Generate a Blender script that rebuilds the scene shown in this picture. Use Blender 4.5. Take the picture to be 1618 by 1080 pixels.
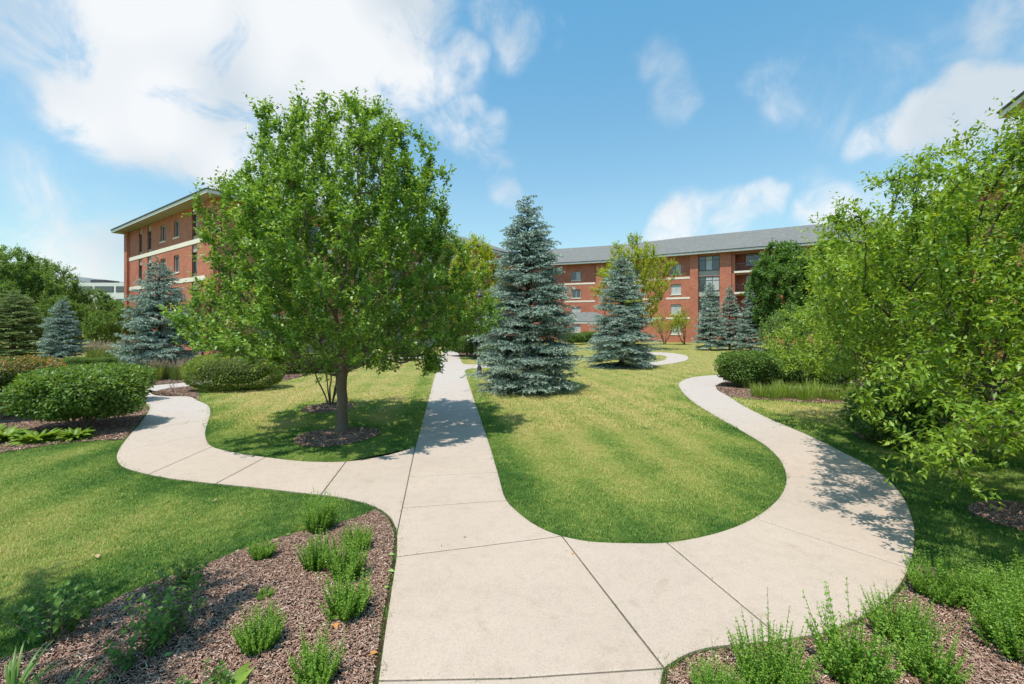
import bpy, bmesh, math, random
import numpy as np
from mathutils import Vector, noise as mnoise

for o in list(bpy.data.objects):
    bpy.data.objects.remove(o, do_unlink=True)
scene = bpy.context.scene
COL = scene.collection
R = math.radians

# ------------------------------------------------------------------ camera
FPX, HORIZON, EYE = 720.0, 514.0, 2.5          # focal length in photo pixels, horizon row, eye height
cam_d = bpy.data.cameras.new('camera')
cam = bpy.data.objects.new('camera', cam_d)
COL.objects.link(cam)
cam.location = (0, 0, EYE)
cam.rotation_euler = (R(90), 0, 0)
cam_d.sensor_width = 36
cam_d.lens = 36 * FPX / 1618
cam_d.shift_y = -(540 - HORIZON) / 1618
cam_d.clip_start = 0.05
cam_d.clip_end = 6000
scene.camera = cam

# ------------------------------------------------------------------ light
SUN_EL = 68.5
SH = Vector((0.60, 0.80))                       # way the shadows fall on the ground
SUN_AZ = math.atan2(-SH.x, -SH.y)                # where the sun stands, from +Y towards +X
sun_d = bpy.data.lights.new('sun', 'SUN')
sun_d.energy = 4.1
sun_d.angle = R(0.53)
sun_d.color = (1.0, 0.95, 0.87)
sun = bpy.data.objects.new('sun', sun_d)
COL.objects.link(sun)
to_sun = Vector((math.sin(SUN_AZ) * math.cos(R(SUN_EL)), math.cos(SUN_AZ) * math.cos(R(SUN_EL)), math.sin(R(SUN_EL))))
sun.rotation_euler = to_sun.to_track_quat('Z', 'Y').to_euler()
sun.location = (0, 0, 60)

scene.view_settings.view_transform = 'Standard'
scene.view_settings.look = 'None'
scene.view_settings.exposure = 0.45
scene.view_settings.gamma = 1.0
scene.view_settings.use_curve_mapping = False
scene.render.engine = 'CYCLES'
cy = scene.cycles
cy.max_bounces = 5
cy.diffuse_bounces = 3
cy.glossy_bounces = 2
cy.transmission_bounces = 3
cy.transparent_max_bounces = 4
cy.caustics_reflective = False
cy.caustics_refractive = False
cy.sample_clamp_indirect = 4.0
cy.use_denoising = True
cy.use_adaptive_sampling = True
cy.adaptive_threshold = 0.02

def px_dir(px, py):
    return Vector(((px - 809) / FPX, 1.0, (HORIZON - py) / FPX)).normalized()

world = bpy.data.worlds.new('World')
scene.world = world
world.use_nodes = True
world.cycles.sampling_method = 'MANUAL'
world.cycles.sample_map_resolution = 256
wt = world.node_tree
wt.nodes.clear()
def wn(t, **kw):
    n = wt.nodes.new(t)
    for k, v in kw.items():
        setattr(n, k, v)
    return n
def wmath(op, a, b=None, c=None, clamp=False):
    n = wn('ShaderNodeMath', operation=op, use_clamp=clamp)
    for i, v in enumerate((a, b, c)):
        if v is None: continue
        if isinstance(v, (int, float)): n.inputs[i].default_value = v
        else: wt.links.new(v, n.inputs[i])
    return n.outputs[0]
out = wn('ShaderNodeOutputWorld')
sky = wn('ShaderNodeTexSky', sky_type='NISHITA', sun_disc=False)
sky.sun_elevation = R(SUN_EL)
sky.sun_rotation = SUN_AZ % (2 * math.pi)
sky.altitude = 200
sky.air_density = 1.0
sky.dust_density = 0.6
sky.ozone_density = 1.0
bg = wn('ShaderNodeBackground'); bg.inputs[1].default_value = 0.15
tintn = wn('ShaderNodeMix', data_type='RGBA', blend_type='MULTIPLY'); tintn.inputs[0].default_value = 1.0; tintn.inputs[7].default_value = (0.77, 1.16, 1.08, 1)
sepd = wn('ShaderNodeSeparateXYZ'); tcd = wn('ShaderNodeTexCoord'); wt.links.new(tcd.outputs['Generated'], sepd.inputs[0])
tr_ = wn('ShaderNodeValToRGB'); wt.links.new(sepd.outputs['Z'], tr_.inputs[0])      # milky summer air low down, clear blue above
els = tr_.color_ramp.elements
els[0].position = 0.04; els[0].color = (0.76, 0.80, 0.70, 1); els[1].position = 0.56; els[1].color = (0.68, 1.19, 1.14, 1)
em = els.new(0.26); em.color = (0.87, 1.04, 0.92, 1)
wt.links.new(tr_.outputs[0], tintn.inputs[7])
wt.links.new(sky.outputs[0], tintn.inputs[6]); wt.links.new(tintn.outputs[2], bg.inputs[0])
tc = wn('ShaderNodeTexCoord')
nz = wn('ShaderNodeTexNoise'); nz.inputs['Scale'].default_value = 4.2; nz.inputs['Detail'].default_value = 3.5; nz.inputs['Roughness'].default_value = 0.58
wt.links.new(tc.outputs['Generated'], nz.inputs['Vector'])
off = wn('ShaderNodeVectorMath', operation='SUBTRACT'); off.inputs[1].default_value = (0.5, 0.5, 0.5)
wt.links.new(nz.outputs['Color'], off.inputs[0])
scl = wn('ShaderNodeVectorMath', operation='SCALE'); scl.inputs['Scale'].default_value = 0.20
wt.links.new(off.outputs[0], scl.inputs[0])
addv = wn('ShaderNodeVectorMath', operation='ADD')
wt.links.new(tc.outputs['Generated'], addv.inputs[0]); wt.links.new(scl.outputs[0], addv.inputs[1])
nrm = wn('ShaderNodeVectorMath', operation='NORMALIZE')
wt.links.new(addv.outputs[0], nrm.inputs[0])
# the clouds of that day: bearing (as photo pixel), angular radius, thickness
CLOUDS = [(170, -70, 12, 1.0), (185, 60, 6.5, .9), (300, 105, 11.5, 1.0), (235, 180, 7, .95), (420, 50, 14, 1.0), (520, 0, 13, 1.0),
          (600, 65, 7.0, .95), (330, 225, 6.5, .85), (650, 110, 4.0, .7), (470, 170, 10, .9),
          (712, 75, 3.2, .62), (715, 190, 3.2, .55), (760, 225, 3.4, .55), (795, 262, 3.0, .5), (812, 50, 4.0, .55), (850, 60, 2.4, .45),
          (1040, 110, 3.4, .36), (1052, 155, 3.0, .38), (1235, 130, 3.0, .42), (1245, 170, 2.6, .42), (1350, 160, 4.8, .38),
          (1480, 188, 4.0, .9), (1550, 168, 3.4, .85), (1425, 203, 2.8, .75), (1520, 60, 5.0, .38), (1600, -10, 6.0, .45),
          (800, 316, 2.6, .55), (1090, 358, 3.6, .72), (1160, 345, 3.6, .72), (1215, 322, 2.8, .6), (1330, 345, 4.0, .8),
          (1050, 372, 2.6, .7), (60, 400, 8.0, .62), (140, 385, 5.0, .55), (10, 330, 6.0, .5), (-10, 150, 3, .35), (1500, 400, 9, .6)]
dens = None
for (px, py, rad, w) in CLOUDS:
    c = px_dir(px, py)
    d = wn('ShaderNodeVectorMath', operation='DOT_PRODUCT'); d.inputs[1].default_value = c
    wt.links.new(nrm.outputs[0], d.inputs[0])
    mr = wn('ShaderNodeMapRange', interpolation_type='SMOOTHSTEP')
    mr.inputs['From Min'].default_value = math.cos(R(rad * 1.42)); mr.inputs['From Max'].default_value = math.cos(R(rad * 0.2))
    mr.inputs['To Min'].default_value = 0; mr.inputs['To Max'].default_value = w
    wt.links.new(d.outputs['Value'], mr.inputs['Value'])
    dens = mr.outputs[0] if dens is None else wmath('MAXIMUM', dens, mr.outputs[0])
# a light cover of fair-weather cloud over the rest of the sky
nz2 = wn('ShaderNodeTexNoise'); nz2.inputs['Scale'].default_value = 2.3; nz2.inputs['Detail'].default_value = 2
wt.links.new(tc.outputs['Generated'], nz2.inputs['Vector'])
mr2 = wn('ShaderNodeMapRange', interpolation_type='SMOOTHSTEP')
mr2.inputs['From Min'].default_value = 0.56; mr2.inputs['From Max'].default_value = 0.78; mr2.inputs['To Max'].default_value = 0.45
wt.links.new(nz2.outputs['Fac'], mr2.inputs['Value'])
dens = wmath('MAXIMUM', dens, mr2.outputs[0])
nz3 = wn('ShaderNodeTexNoise'); nz3.inputs['Scale'].default_value = 9.0; nz3.inputs['Detail'].default_value = 6; nz3.inputs['Roughness'].default_value = 0.6; nz3.inputs['Distortion'].default_value = 0.5
wt.links.new(tc.outputs['Generated'], nz3.inputs['Vector'])
brk = wmath('MULTIPLY_ADD', nz3.outputs['Fac'], 2.7, -1.02)
thick = wmath('MULTIPLY', dens, wmath('ADD', wmath('MULTIPLY', dens, 0.62), brk))
mr3 = wn('ShaderNodeMapRange', interpolation_type='SMOOTHSTEP')
mr3.inputs['From Min'].default_value = 0.05; mr3.inputs['From Max'].default_value = 0.80; mr3.inputs['To Max'].default_value = 0.97
wt.links.new(thick, mr3.inputs['Value'])
cr = wn('ShaderNodeValToRGB')
cr.color_ramp.elements[0].position = 0.36; cr.color_ramp.elements[0].color = (0.66, 0.74, 0.81, 1)
cr.color_ramp.elements[1].position = 0.56; cr.color_ramp.elements[1].color = (0.93, 0.95, 0.97, 1)
nz4 = wn('ShaderNodeTexNoise'); nz4.inputs['Scale'].default_value = 3.4; nz4.inputs['Detail'].default_value = 2
mp4 = wn('ShaderNodeMapping'); mp4.inputs['Location'].default_value = (0.35, 0.2, 1.1)
wt.links.new(tc.outputs['Generated'], mp4.inputs['Vector']); wt.links.new(mp4.outputs[0], nz4.inputs['Vector'])
wt.links.new(nz4.outputs['Fac'], cr.inputs['Fac'])
bgc = wn('ShaderNodeBackground'); bgc.inputs[1].default_value = 0.74
wt.links.new(cr.outputs[0], bgc.inputs[0])
mixw = wn('ShaderNodeMixShader')
wt.links.new(mr3.outputs[0], mixw.inputs[0]); wt.links.new(bg.outputs[0], mixw.inputs[1]); wt.links.new(bgc.outputs[0], mixw.inputs[2])
wt.links.new(mixw.outputs[0], out.inputs[0])

# ------------------------------------------------------------------ helpers
def tag(o, label=None, cat=None, group=None, kind=None):
    if label: o['label'] = label
    if cat: o['category'] = cat
    if group: o['group'] = group
    if kind: o['kind'] = kind
    return o

def gp(px, py):
    """point of the ground seen at photo pixel (px, py)"""
    d = EYE * FPX / (py - HORIZON)
    return np.array([(px - 809) / FPX * d, d])

def at(px, d):
    return ((px - 809) / FPX * d, d, 0.0)

def empty(name, loc, rz=0.0):
    o = bpy.data.objects.new(name, None)
    o.empty_display_size = 0.2
    COL.objects.link(o)
    o.location = loc
    o.rotation_euler = (0, 0, rz)
    return o

def np_mesh(name, V, F, mat, attrs=None, uv=None, smooth=False):
    V = np.asarray(V, dtype=np.float32)
    F = np.asarray(F, dtype=np.int32)
    m, k = F.shape
    me = bpy.data.meshes.new(name)
    me.vertices.add(len(V)); me.vertices.foreach_set('co', V.ravel())
    me.loops.add(m * k); me.loops.foreach_set('vertex_index', F.ravel())
    me.polygons.add(m); me.polygons.foreach_set('loop_start', np.arange(0, m * k, k, dtype=np.int32))
    if smooth: me.polygons.foreach_set('use_smooth', np.ones(m, dtype=bool))
    if attrs is not None:
        a = me.attributes.new('tint', 'FLOAT', 'FACE'); a.data.foreach_set('value', np.asarray(attrs, dtype=np.float32))
    if uv is not None:
        l = me.uv_layers.new(name='UVMap'); l.data.foreach_set('uv', np.asarray(uv, dtype=np.float32).ravel())
    me.materials.append(mat)
    me.update(calc_edges=True)
    me.validate()
    return me

def link(name, me, parent=None, loc=None):
    o = bpy.data.objects.new(name, me)
    COL.objects.link(o)
    if parent: o.parent = parent
    if loc is not None: o.location = loc
    return o

def copy_tree(o, parent=None):
    c = o.copy(); COL.objects.link(c); c.parent = parent
    for ch in list(o.children): copy_tree(ch, c)
    return c

def unit(a):
    return a / np.maximum(np.linalg.norm(a, axis=-1, keepdims=True), 1e-9)

class MB:
    """collects quads (with optional uv) for one mesh"""
    def __init__(s): s.v, s.f, s.uv = [], [], []
    def quad(s, a, b, c, d, uv=None):
        i = len(s.v); s.v += [tuple(a), tuple(b), tuple(c), tuple(d)]; s.f.append((i, i+1, i+2, i+3))
        s.uv += list(uv) if uv else [(0, 0)] * 4
    def box8(s, P):
        for q in ((0, 3, 2, 1), (4, 5, 6, 7), (0, 1, 5, 4), (1, 2, 6, 5), (2, 3, 7, 6), (3, 0, 4, 7)):
            a, b, c, d = (np.array(P[j]) for j in q)
            w = np.linalg.norm(b - a); h = np.linalg.norm(d - a)
            s.quad(a, b, c, d, [(0, 0), (w, 0), (w, h), (0, h)])
    def box(s, x0, x1, y0, y1, z0, z1):
        s.box8([(x0, y0, z0), (x1, y0, z0), (x1, y1, z0), (x0, y1, z0), (x0, y0, z1), (x1, y0, z1), (x1, y1, z1), (x0, y1, z1)])
    def build(s, name, mat, parent=None, off=(0, 0, 0)):
        V = np.array(s.v) - np.array(off)
        return link(name, np_mesh(name, V, s.f, mat, uv=s.uv), parent)

# ------------------------------------------------------------------ materials
def new_mat(name):
    m = bpy.data.materials.new(name); m.use_nodes = True
    nt = m.node_tree; nt.nodes.clear()
    return m, nt
def N(nt, t, **kw):
    n = nt.nodes.new(t)
    for k, v in kw.items(): setattr(n, k, v)
    return n
def ramp(nt, fac, stops):
    r = N(nt, 'ShaderNodeValToRGB')
    els = r.color_ramp.elements
    while len(els) < len(stops): els.new(0.5)
    for e, (p, c) in zip(els, stops):
        e.position = p; e.color = (*c, 1)
    nt.links.new(fac, r.inputs[0])
    return r.outputs[0]
def noise(nt, vec, scale, detail=4, rough=0.55, dist=0.0):
    n = N(nt, 'ShaderNodeTexNoise'); n.inputs['Scale'].default_value = scale; n.inputs['Detail'].default_value = detail
    n.inputs['Roughness'].default_value = rough; n.inputs['Distortion'].default_value = dist
    if vec is not None: nt.links.new(vec, n.inputs['Vector'])
    return n.outputs['Fac']
def mixc(nt, fac, a, b, mode='MIX'):
    m = N(nt, 'ShaderNodeMix', data_type='RGBA', blend_type=mode)
    for sock, v in ((m.inputs[0], fac), (m.inputs[6], a), (m.inputs[7], b)):
        if isinstance(v, (int, float)): sock.default_value = v
        elif isinstance(v, tuple): sock.default_value = (*v, 1)
        else: nt.links.new(v, sock)
    return m.outputs[2]
def math_n(nt, op, a, b=0.0, clamp=False):
    n = N(nt, 'ShaderNodeMath', operation=op, use_clamp=clamp)
    for i, v in enumerate((a, b)):
        if isinstance(v, (int, float)): n.inputs[i].default_value = v
        else: nt.links.new(v, n.inputs[i])
    return n.outputs[0]
def finish(nt, color, rough=0.7, spec=0.4, bump=None, bump_d=0.02, bump_s=0.5, trans=0.0, trans_col=None, metallic=0.0):
    p = N(nt, 'ShaderNodeBsdfPrincipled')
    if isinstance(color, tuple): p.inputs['Base Color'].default_value = (*color, 1)
    else: nt.links.new(color, p.inputs['Base Color'])
    if isinstance(rough, (int, float)): p.inputs['Roughness'].default_value = rough
    else: nt.links.new(rough, p.inputs['Roughness'])
    p.inputs['Specular IOR Level'].default_value = spec
    p.inputs['Metallic'].default_value = metallic
    if bump is not None:
        b = N(nt, 'ShaderNodeBump'); b.inputs['Distance'].default_value = bump_d; b.inputs['Strength'].default_value = bump_s
        nt.links.new(bump, b.inputs['Height']); nt.links.new(b.outputs[0], p.inputs['Normal'])
    o = N(nt, 'ShaderNodeOutputMaterial')
    if trans > 0:
        t = N(nt, 'ShaderNodeBsdfTranslucent')
        if trans_col is None: trans_col = color
        if isinstance(trans_col, tuple): t.inputs[0].default_value = (*trans_col, 1)
        else: nt.links.new(trans_col, t.inputs[0])
        mx = N(nt, 'ShaderNodeMixShader'); mx.inputs[0].default_value = trans
        nt.links.new(p.outputs[0], mx.inputs[1]); nt.links.new(t.outputs[0], mx.inputs[2])
        nt.links.new(mx.outputs[0], o.inputs[0])
    else:
        nt.links.new(p.outputs[0], o.inputs[0])
def geo_pos(nt):
    return N(nt, 'ShaderNodeNewGeometry').outputs['Position']
def plain(name, col, rough=0.6, spec=0.4, var=0.12, scale=3.0, metallic=0.0, bump=0.0):
    m, nt = new_mat(name)
    tcn = N(nt, 'ShaderNodeTexCoord').outputs['Object']
    f = noise(nt, tcn, scale, 5)
    c = mixc(nt, f, tuple(x * (1 - var) for x in col), tuple(min(1, x * (1 + var)) for x in col))
    finish(nt, c, rough, spec, metallic=metallic, bump=noise(nt, tcn, scale * 12, 3) if bump else None, bump_s=bump or 0.1)
    return m
def leaf_mat(name, stops, trans=0.42, trans_mul=(1.5, 1.35, 0.6), rough=0.42, spec=0.45):
    m, nt = new_mat(name)
    a = N(nt, 'ShaderNodeAttribute', attribute_name='tint').outputs['Fac']
    c = ramp(nt, a, stops)
    t = mixc(nt, 1.0, c, trans_mul, 'MULTIPLY')
    finish(nt, c, rough, spec, trans=trans, trans_col=t)
    return m

def lawn_colour(nt):
    pos = geo_pos(nt)
    big = noise(nt, pos, 0.16, 4, 0.6)
    mid = noise(nt, pos, 0.75, 5, 0.62, 0.6)
    fine = noise(nt, pos, 9.0, 3, 0.6)
    # mower passes, slightly wavering
    mp = N(nt, 'ShaderNodeMapping'); mp.inputs['Rotation'].default_value = (0, 0, R(-8))
    nt.links.new(pos, mp.inputs['Vector'])
    wv = N(nt, 'ShaderNodeTexWave', bands_direction='X', wave_profile='SIN')
    wv.inputs['Scale'].default_value = 0.28; wv.inputs['Distortion'].default_value = 0.7; wv.inputs['Detail'].default_value = 2; wv.inputs['Detail Scale'].default_value = 0.5
    nt.links.new(mp.outputs[0], wv.inputs['Vector'])
    # drier turf in the middle of the court, lusher by the camera
    sep = N(nt, 'ShaderNodeSeparateXYZ'); nt.links.new(pos, sep.inputs[0])
    far = N(nt, 'ShaderNodeMapRange', interpolation_type='SMOOTHSTEP'); far.inputs['From Min'].default_value = 5; far.inputs['From Max'].default_value = 15
    far.inputs['To Min'].default_value = -0.06; far.inputs['To Max'].default_value = 0.10
    nt.links.new(sep.outputs['Y'], far.inputs['Value'])
    v = math_n(nt, 'ADD', math_n(nt, 'MULTIPLY', big, 0.42), math_n(nt, 'MULTIPLY', math_n(nt, 'ADD', mid, 0.18), 0.44))
    v = math_n(nt, 'ADD', v, math_n(nt, 'MULTIPLY', wv.outputs['Fac'], 0.095))
    v = math_n(nt, 'ADD', v, far.outputs[0])
    v = math_n(nt, 'ADD', v, math_n(nt, 'MULTIPLY', math_n(nt, 'SUBTRACT', fine, 0.5), 0.22))
    return v
LAWN_STOPS = [(0.28, (0.050, 0.150, 0.026)), (0.44, (0.160, 0.300, 0.048)), (0.56, (0.335, 0.425, 0.082)), (0.70, (0.570, 0.515, 0.165)), (0.86, (0.680, 0.550, 0.250))]
def make_ground_mat():
    m, nt = new_mat('lawn_ground')
    v = lawn_colour(nt)
    c = ramp(nt, v, LAWN_STOPS)
    c2 = mixc(nt, 0.30, c, (0.10, 0.085, 0.04))
    pos = geo_pos(nt)
    sp = noise(nt, pos, 38, 3, 0.7)
    c3 = mixc(nt, math_n(nt, 'MULTIPLY', sp, 0.9), c2, (0.045, 0.07, 0.015))
    finish(nt, c3, 0.95, 0.1, bump=sp, bump_d=0.03, bump_s=0.6)
    return m
def make_grass_mat():
    m, nt = new_mat('grass_blade')
    v = lawn_colour(nt)
    a = N(nt, 'ShaderNodeAttribute', attribute_name='tint').outputs['Fac']
    v = math_n(nt, 'ADD', v, math_n(nt, 'MULTIPLY', math_n(nt, 'SUBTRACT', a, 0.5), 0.50))
    dry = N(nt, 'ShaderNodeAttribute', attribute_name='hue', attribute_type='INSTANCER').outputs['Fac']   # turf away from the watered edges is drier
    v = math_n(nt, 'ADD', v, math_n(nt, 'MULTIPLY', math_n(nt, 'SUBTRACT', dry, 0.60), 0.22))
    c = ramp(nt, v, LAWN_STOPS)
    finish(nt, c, 0.55, 0.3, trans=0.35)
    return m
def make_concrete():
    m, nt = new_mat('broom_finished_concrete')
    pos = geo_pos(nt)
    a = noise(nt, pos, 0.55, 5, 0.6, 0.4)
    b = noise(nt, pos, 6, 6, 0.7)
    sp = noise(nt, pos, 130, 2, 0.5)
    oi = N(nt, 'ShaderNodeObjectInfo').outputs['Random']
    base = ramp(nt, a, [(0.3, (0.422, 0.334, 0.270)), (0.55, (0.468, 0.372, 0.302)), (0.8, (0.500, 0.402, 0.330))])
    base = mixc(nt, math_n(nt, 'MULTIPLY', oi, 0.65), base, (0.440, 0.360, 0.300))
    # slabs turn greyer further from the camera
    sep = N(nt, 'ShaderNodeSeparateXYZ'); nt.links.new(pos, sep.inputs[0])
    far_grey = N(nt, 'ShaderNodeMapRange', interpolation_type='SMOOTHSTEP'); far_grey.inputs['From Min'].default_value = 7; far_grey.inputs['From Max'].default_value = 14
    nt.links.new(sep.outputs['Y'], far_grey.inputs['Value'])
    base = mixc(nt, math_n(nt, 'MULTIPLY', far_grey.outputs[0], 0.8), base, (0.455, 0.402, 0.370))
    st = ramp(nt, b, [(0.30, (0.92, 0.91, 0.90)), (0.5, (1, 1, 1)), (0.75, (1.03, 1.02, 1.0))])
    c = mixc(nt, 1.0, base, st, 'MULTIPLY')
    spk = ramp(nt, sp, [(0.30, (0.70, 0.68, 0.64)), (0.44, (0.95, 0.95, 0.94)), (0.60, (1, 1, 1)), (0.72, (1.12, 1.11, 1.10))])
    c = mixc(nt, 1.0, c, spk, 'MULTIPLY')
    sp2 = noise(nt, pos, 42, 2, 0.5)
    c = mixc(nt, 1.0, c, ramp(nt, sp2, [(0.30, (0.94, 0.93, 0.92)), (0.5, (1, 1, 1)), (0.72, (1.04, 1.035, 1.03))]), 'MULTIPLY')
    bl = noise(nt, pos, 2.3, 6, 0.7, 1.0)
    stn = ramp(nt, bl, [(0.30, (0.74, 0.69, 0.60)), (0.40, (1, 1, 1))])
    c = mixc(nt, 0.45, c, stn, 'MULTIPLY')
    finish(nt, c, 0.85, 0.25, bump=sp, bump_d=0.003, bump_s=0.5)
    return m
def make_soil(name, a, b, sc):
    m, nt = new_mat(name)
    pos = geo_pos(nt)
    f = noise(nt, pos, sc, 6, 0.7)
    g = noise(nt, pos, sc * 6, 3, 0.7)
    c = mixc(nt, f, a, b)
    c = mixc(nt, math_n(nt, 'MULTIPLY', g, 0.5), c, tuple(x * 0.4 for x in a))
    finish(nt, c, 0.95, 0.15, bump=g, bump_d=0.02, bump_s=0.8)
    return m
def make_chip_mat():
    m, nt = new_mat('shredded_bark_chip')
    r = N(nt, 'ShaderNodeAttribute', attribute_name='hue', attribute_type='INSTANCER').outputs['Fac']
    c = ramp(nt, r, [(0.0, (0.125, 0.066, 0.048)), (0.35, (0.275, 0.152, 0.106)), (0.7, (0.450, 0.290, 0.215)), (0.92, (0.62, 0.480, 0.380)), (1.0, (0.72, 0.62, 0.52))])
    finish(nt, c, 0.75, 0.3)
    return m
def make_brick(name, c1, c2, mortar):
    m, nt = new_mat(name)
    uv = N(nt, 'ShaderNodeTexCoord').outputs['UV']
    bt = N(nt, 'ShaderNodeTexBrick'); nt.links.new(uv, bt.inputs['Vector'])
    bt.inputs['Color1'].default_value = (*c1, 1); bt.inputs['Color2'].default_value = (*c2, 1); bt.inputs['Mortar'].default_value = (*mortar, 1)
    bt.inputs['Scale'].default_value = 1.0; bt.inputs['Brick Width'].default_value = 0.30; bt.inputs['Row Height'].default_value = 0.10; bt.inputs['Mortar Size'].default_value = 0.010
    pos = geo_pos(nt)
    f = noise(nt, pos, 0.7, 5)
    st = ramp(nt, f, [(0.3, (0.86, 0.84, 0.84)), (0.6, (1.06, 1.06, 1.06))])
    c = mixc(nt, 1.0, bt.outputs['Color'], st, 'MULTIPLY')
    finish(nt, c, 0.9, 0.2, bump=bt.outputs['Fac'], bump_d=-0.01, bump_s=0.5)
    return m
def make_shingle():
    m, nt = new_mat('asphalt_shingle')
    pos = geo_pos(nt)
    a = noise(nt, pos, 2.2, 5, 0.7); b = noise(nt, pos, 0.25, 3)
    wv = N(nt, 'ShaderNodeTexWave', bands_direction='Z', wave_profile='SAW'); wv.inputs['Scale'].default_value = 1.4; wv.inputs['Distortion'].default_value = 0.6
    nt.links.new(pos, wv.inputs['Vector'])
    c = ramp(nt, a, [(0.3, (0.105, 0.105, 0.098)), (0.7, (0.205, 0.203, 0.190))])
    c = mixc(nt, math_n(nt, 'MULTIPLY', wv.outputs['Fac'], 0.25), c, (0.11, 0.115, 0.115))
    c = mixc(nt, math_n(nt, 'MULTIPLY', b, 0.3), c, (0.21, 0.205, 0.19))
    finish(nt, c, 0.9, 0.25)
    return m
def make_bark(name, a, b):
    m, nt = new_mat(name)
    tcn = N(nt, 'ShaderNodeTexCoord').outputs['Object']
    mp = N(nt, 'ShaderNodeMapping'); mp.inputs['Scale'].default_value = (1, 1, 0.22)
    nt.links.new(tcn, mp.inputs['Vector'])
    f = noise(nt, mp.outputs[0], 26, 6, 0.7)
    c = mixc(nt, f, a, b)
    finish(nt, c, 0.9, 0.15, bump=f, bump_d=0.02, bump_s=0.8)
    return m
def make_glass():
    m, nt = new_mat('window_glass')
    finish(nt, (0.045, 0.060, 0.075), 0.04, 0.9)
    return m

M = {}
M['ground'] = make_ground_mat()
M['grass'] = make_grass_mat()
M['concrete'] = make_concrete()
M['bedding'] = make_soil('path_joint_soil', (0.12, 0.09, 0.06), (0.19, 0.15, 0.11), 8)
M['mulch'] = make_soil('mulch_bed', (0.040, 0.021, 0.015), (0.085, 0.046, 0.033), 14)  # dark soil; its bare rim also paints the shadow along bed edges
M['chip'] = make_chip_mat()
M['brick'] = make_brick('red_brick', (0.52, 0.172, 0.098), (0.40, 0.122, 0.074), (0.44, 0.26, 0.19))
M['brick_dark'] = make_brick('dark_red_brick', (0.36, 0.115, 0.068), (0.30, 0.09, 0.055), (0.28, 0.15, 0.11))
M['stone'] = plain('cast_stone', (0.76, 0.69, 0.57), 0.85, 0.2, 0.1, 1.2)
M['stone_base'] = plain('split_stone', (0.42, 0.36, 0.28), 0.9, 0.2, 0.3, 2.2)
M['panel'] = plain('beige_panel', (0.40, 0.38, 0.33), 0.7, 0.3, 0.06, 1.0)
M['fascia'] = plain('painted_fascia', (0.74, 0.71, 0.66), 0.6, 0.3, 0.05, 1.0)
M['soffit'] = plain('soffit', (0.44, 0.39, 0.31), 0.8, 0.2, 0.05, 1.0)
M['shingle'] = make_shingle()
M['frame'] = plain('window_frame', (0.06, 0.058, 0.055), 0.5, 0.4, 0.1)
M['frame_light'] = plain('pale_window_frame', (0.42, 0.44, 0.41), 0.5, 0.4, 0.06)
M['glass'] = make_glass()
M['blind'] = plain('window_blind', (0.46, 0.47, 0.46), 0.5, 0.6, 0.1, 6)
M['dark_metal'] = plain('black_metal', (0.035, 0.036, 0.04), 0.45, 0.5, 0.2, 9)
M['lamp_glass'] = plain('amber_lamp_glass', (0.42, 0.24, 0.13), 0.3, 0.5, 0.15, 9)
M['white_wall'] = plain('white_precast', (0.62, 0.61, 0.58), 0.8, 0.2, 0.08, 0.3)
M['asphalt'] = make_soil('asphalt', (0.11, 0.115, 0.12), (0.15, 0.155, 0.16), 5)
M['bark'] = make_bark('pear_bark', (0.115, 0.085, 0.062), (0.235, 0.185, 0.140))
M['bark_dark'] = make_bark('dark_bark', (0.060, 0.046, 0.036), (0.130, 0.100, 0.078))
M['stem'] = make_bark('shrub_stem', (0.16, 0.12, 0.085), (0.30, 0.24, 0.18))
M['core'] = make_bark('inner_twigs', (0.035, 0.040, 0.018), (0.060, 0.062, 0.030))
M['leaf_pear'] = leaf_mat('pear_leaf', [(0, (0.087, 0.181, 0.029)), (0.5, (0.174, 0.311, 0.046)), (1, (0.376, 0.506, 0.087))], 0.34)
M['leaf_right'] = leaf_mat('cherry_leaf', [(0, (0.100, 0.183, 0.021)), (0.5, (0.201, 0.325, 0.035)), (1, (0.378, 0.484, 0.071))])
M['leaf_yellow'] = leaf_mat('yellow_green_leaf', [(0, (0.190, 0.250, 0.018)), (0.5, (0.320, 0.400, 0.032)), (1, (0.500, 0.540, 0.065))])
M['leaf_dark'] = leaf_mat('dark_green_leaf', [(0, (0.054, 0.127, 0.034)), (0.5, (0.109, 0.220, 0.054)), (1, (0.203, 0.338, 0.084))])
M['leaf_mid'] = leaf_mat('wood_leaf', [(0, (0.065, 0.137, 0.034)), (0.5, (0.137, 0.240, 0.055)), (1, (0.247, 0.364, 0.088))])
M['leaf_hedge'] = leaf_mat('boxwood_leaf', [(0, (0.080, 0.145, 0.026)), (0.5, (0.180, 0.260, 0.040)), (1, (0.330, 0.390, 0.080))])
M['leaf_viburnum'] = leaf_mat('viburnum_leaf', [(0, (0.058, 0.124, 0.026)), (0.5, (0.124, 0.221, 0.039)), (0.93, (0.260, 0.358, 0.078)), (1, (0.312, 0.377, 0.091))])
M['leaf_red'] = leaf_mat('red_tipped_leaf', [(0, (0.065, 0.124, 0.029)), (0.5, (0.130, 0.195, 0.042)), (0.72, (0.260, 0.221, 0.065)), (0.9, (0.390, 0.169, 0.078)), (1, (0.468, 0.208, 0.104))])
M['leaf_herb'] = leaf_mat('catmint_leaf', [(0, (0.084, 0.185, 0.022)), (0.5, (0.185, 0.347, 0.040)), (1, (0.336, 0.493, 0.095))])
M['leaf_hydrangea'] = leaf_mat('hydrangea_leaf', [(0, (0.040, 0.110, 0.018)), (0.5, (0.085, 0.190, 0.028)), (1, (0.180, 0.310, 0.055))])
M['leaf_hosta'] = leaf_mat('hosta_leaf', [(0, (0.110, 0.210, 0.024)), (0.5, (0.200, 0.320, 0.036)), (1, (0.340, 0.440, 0.070))])
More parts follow.
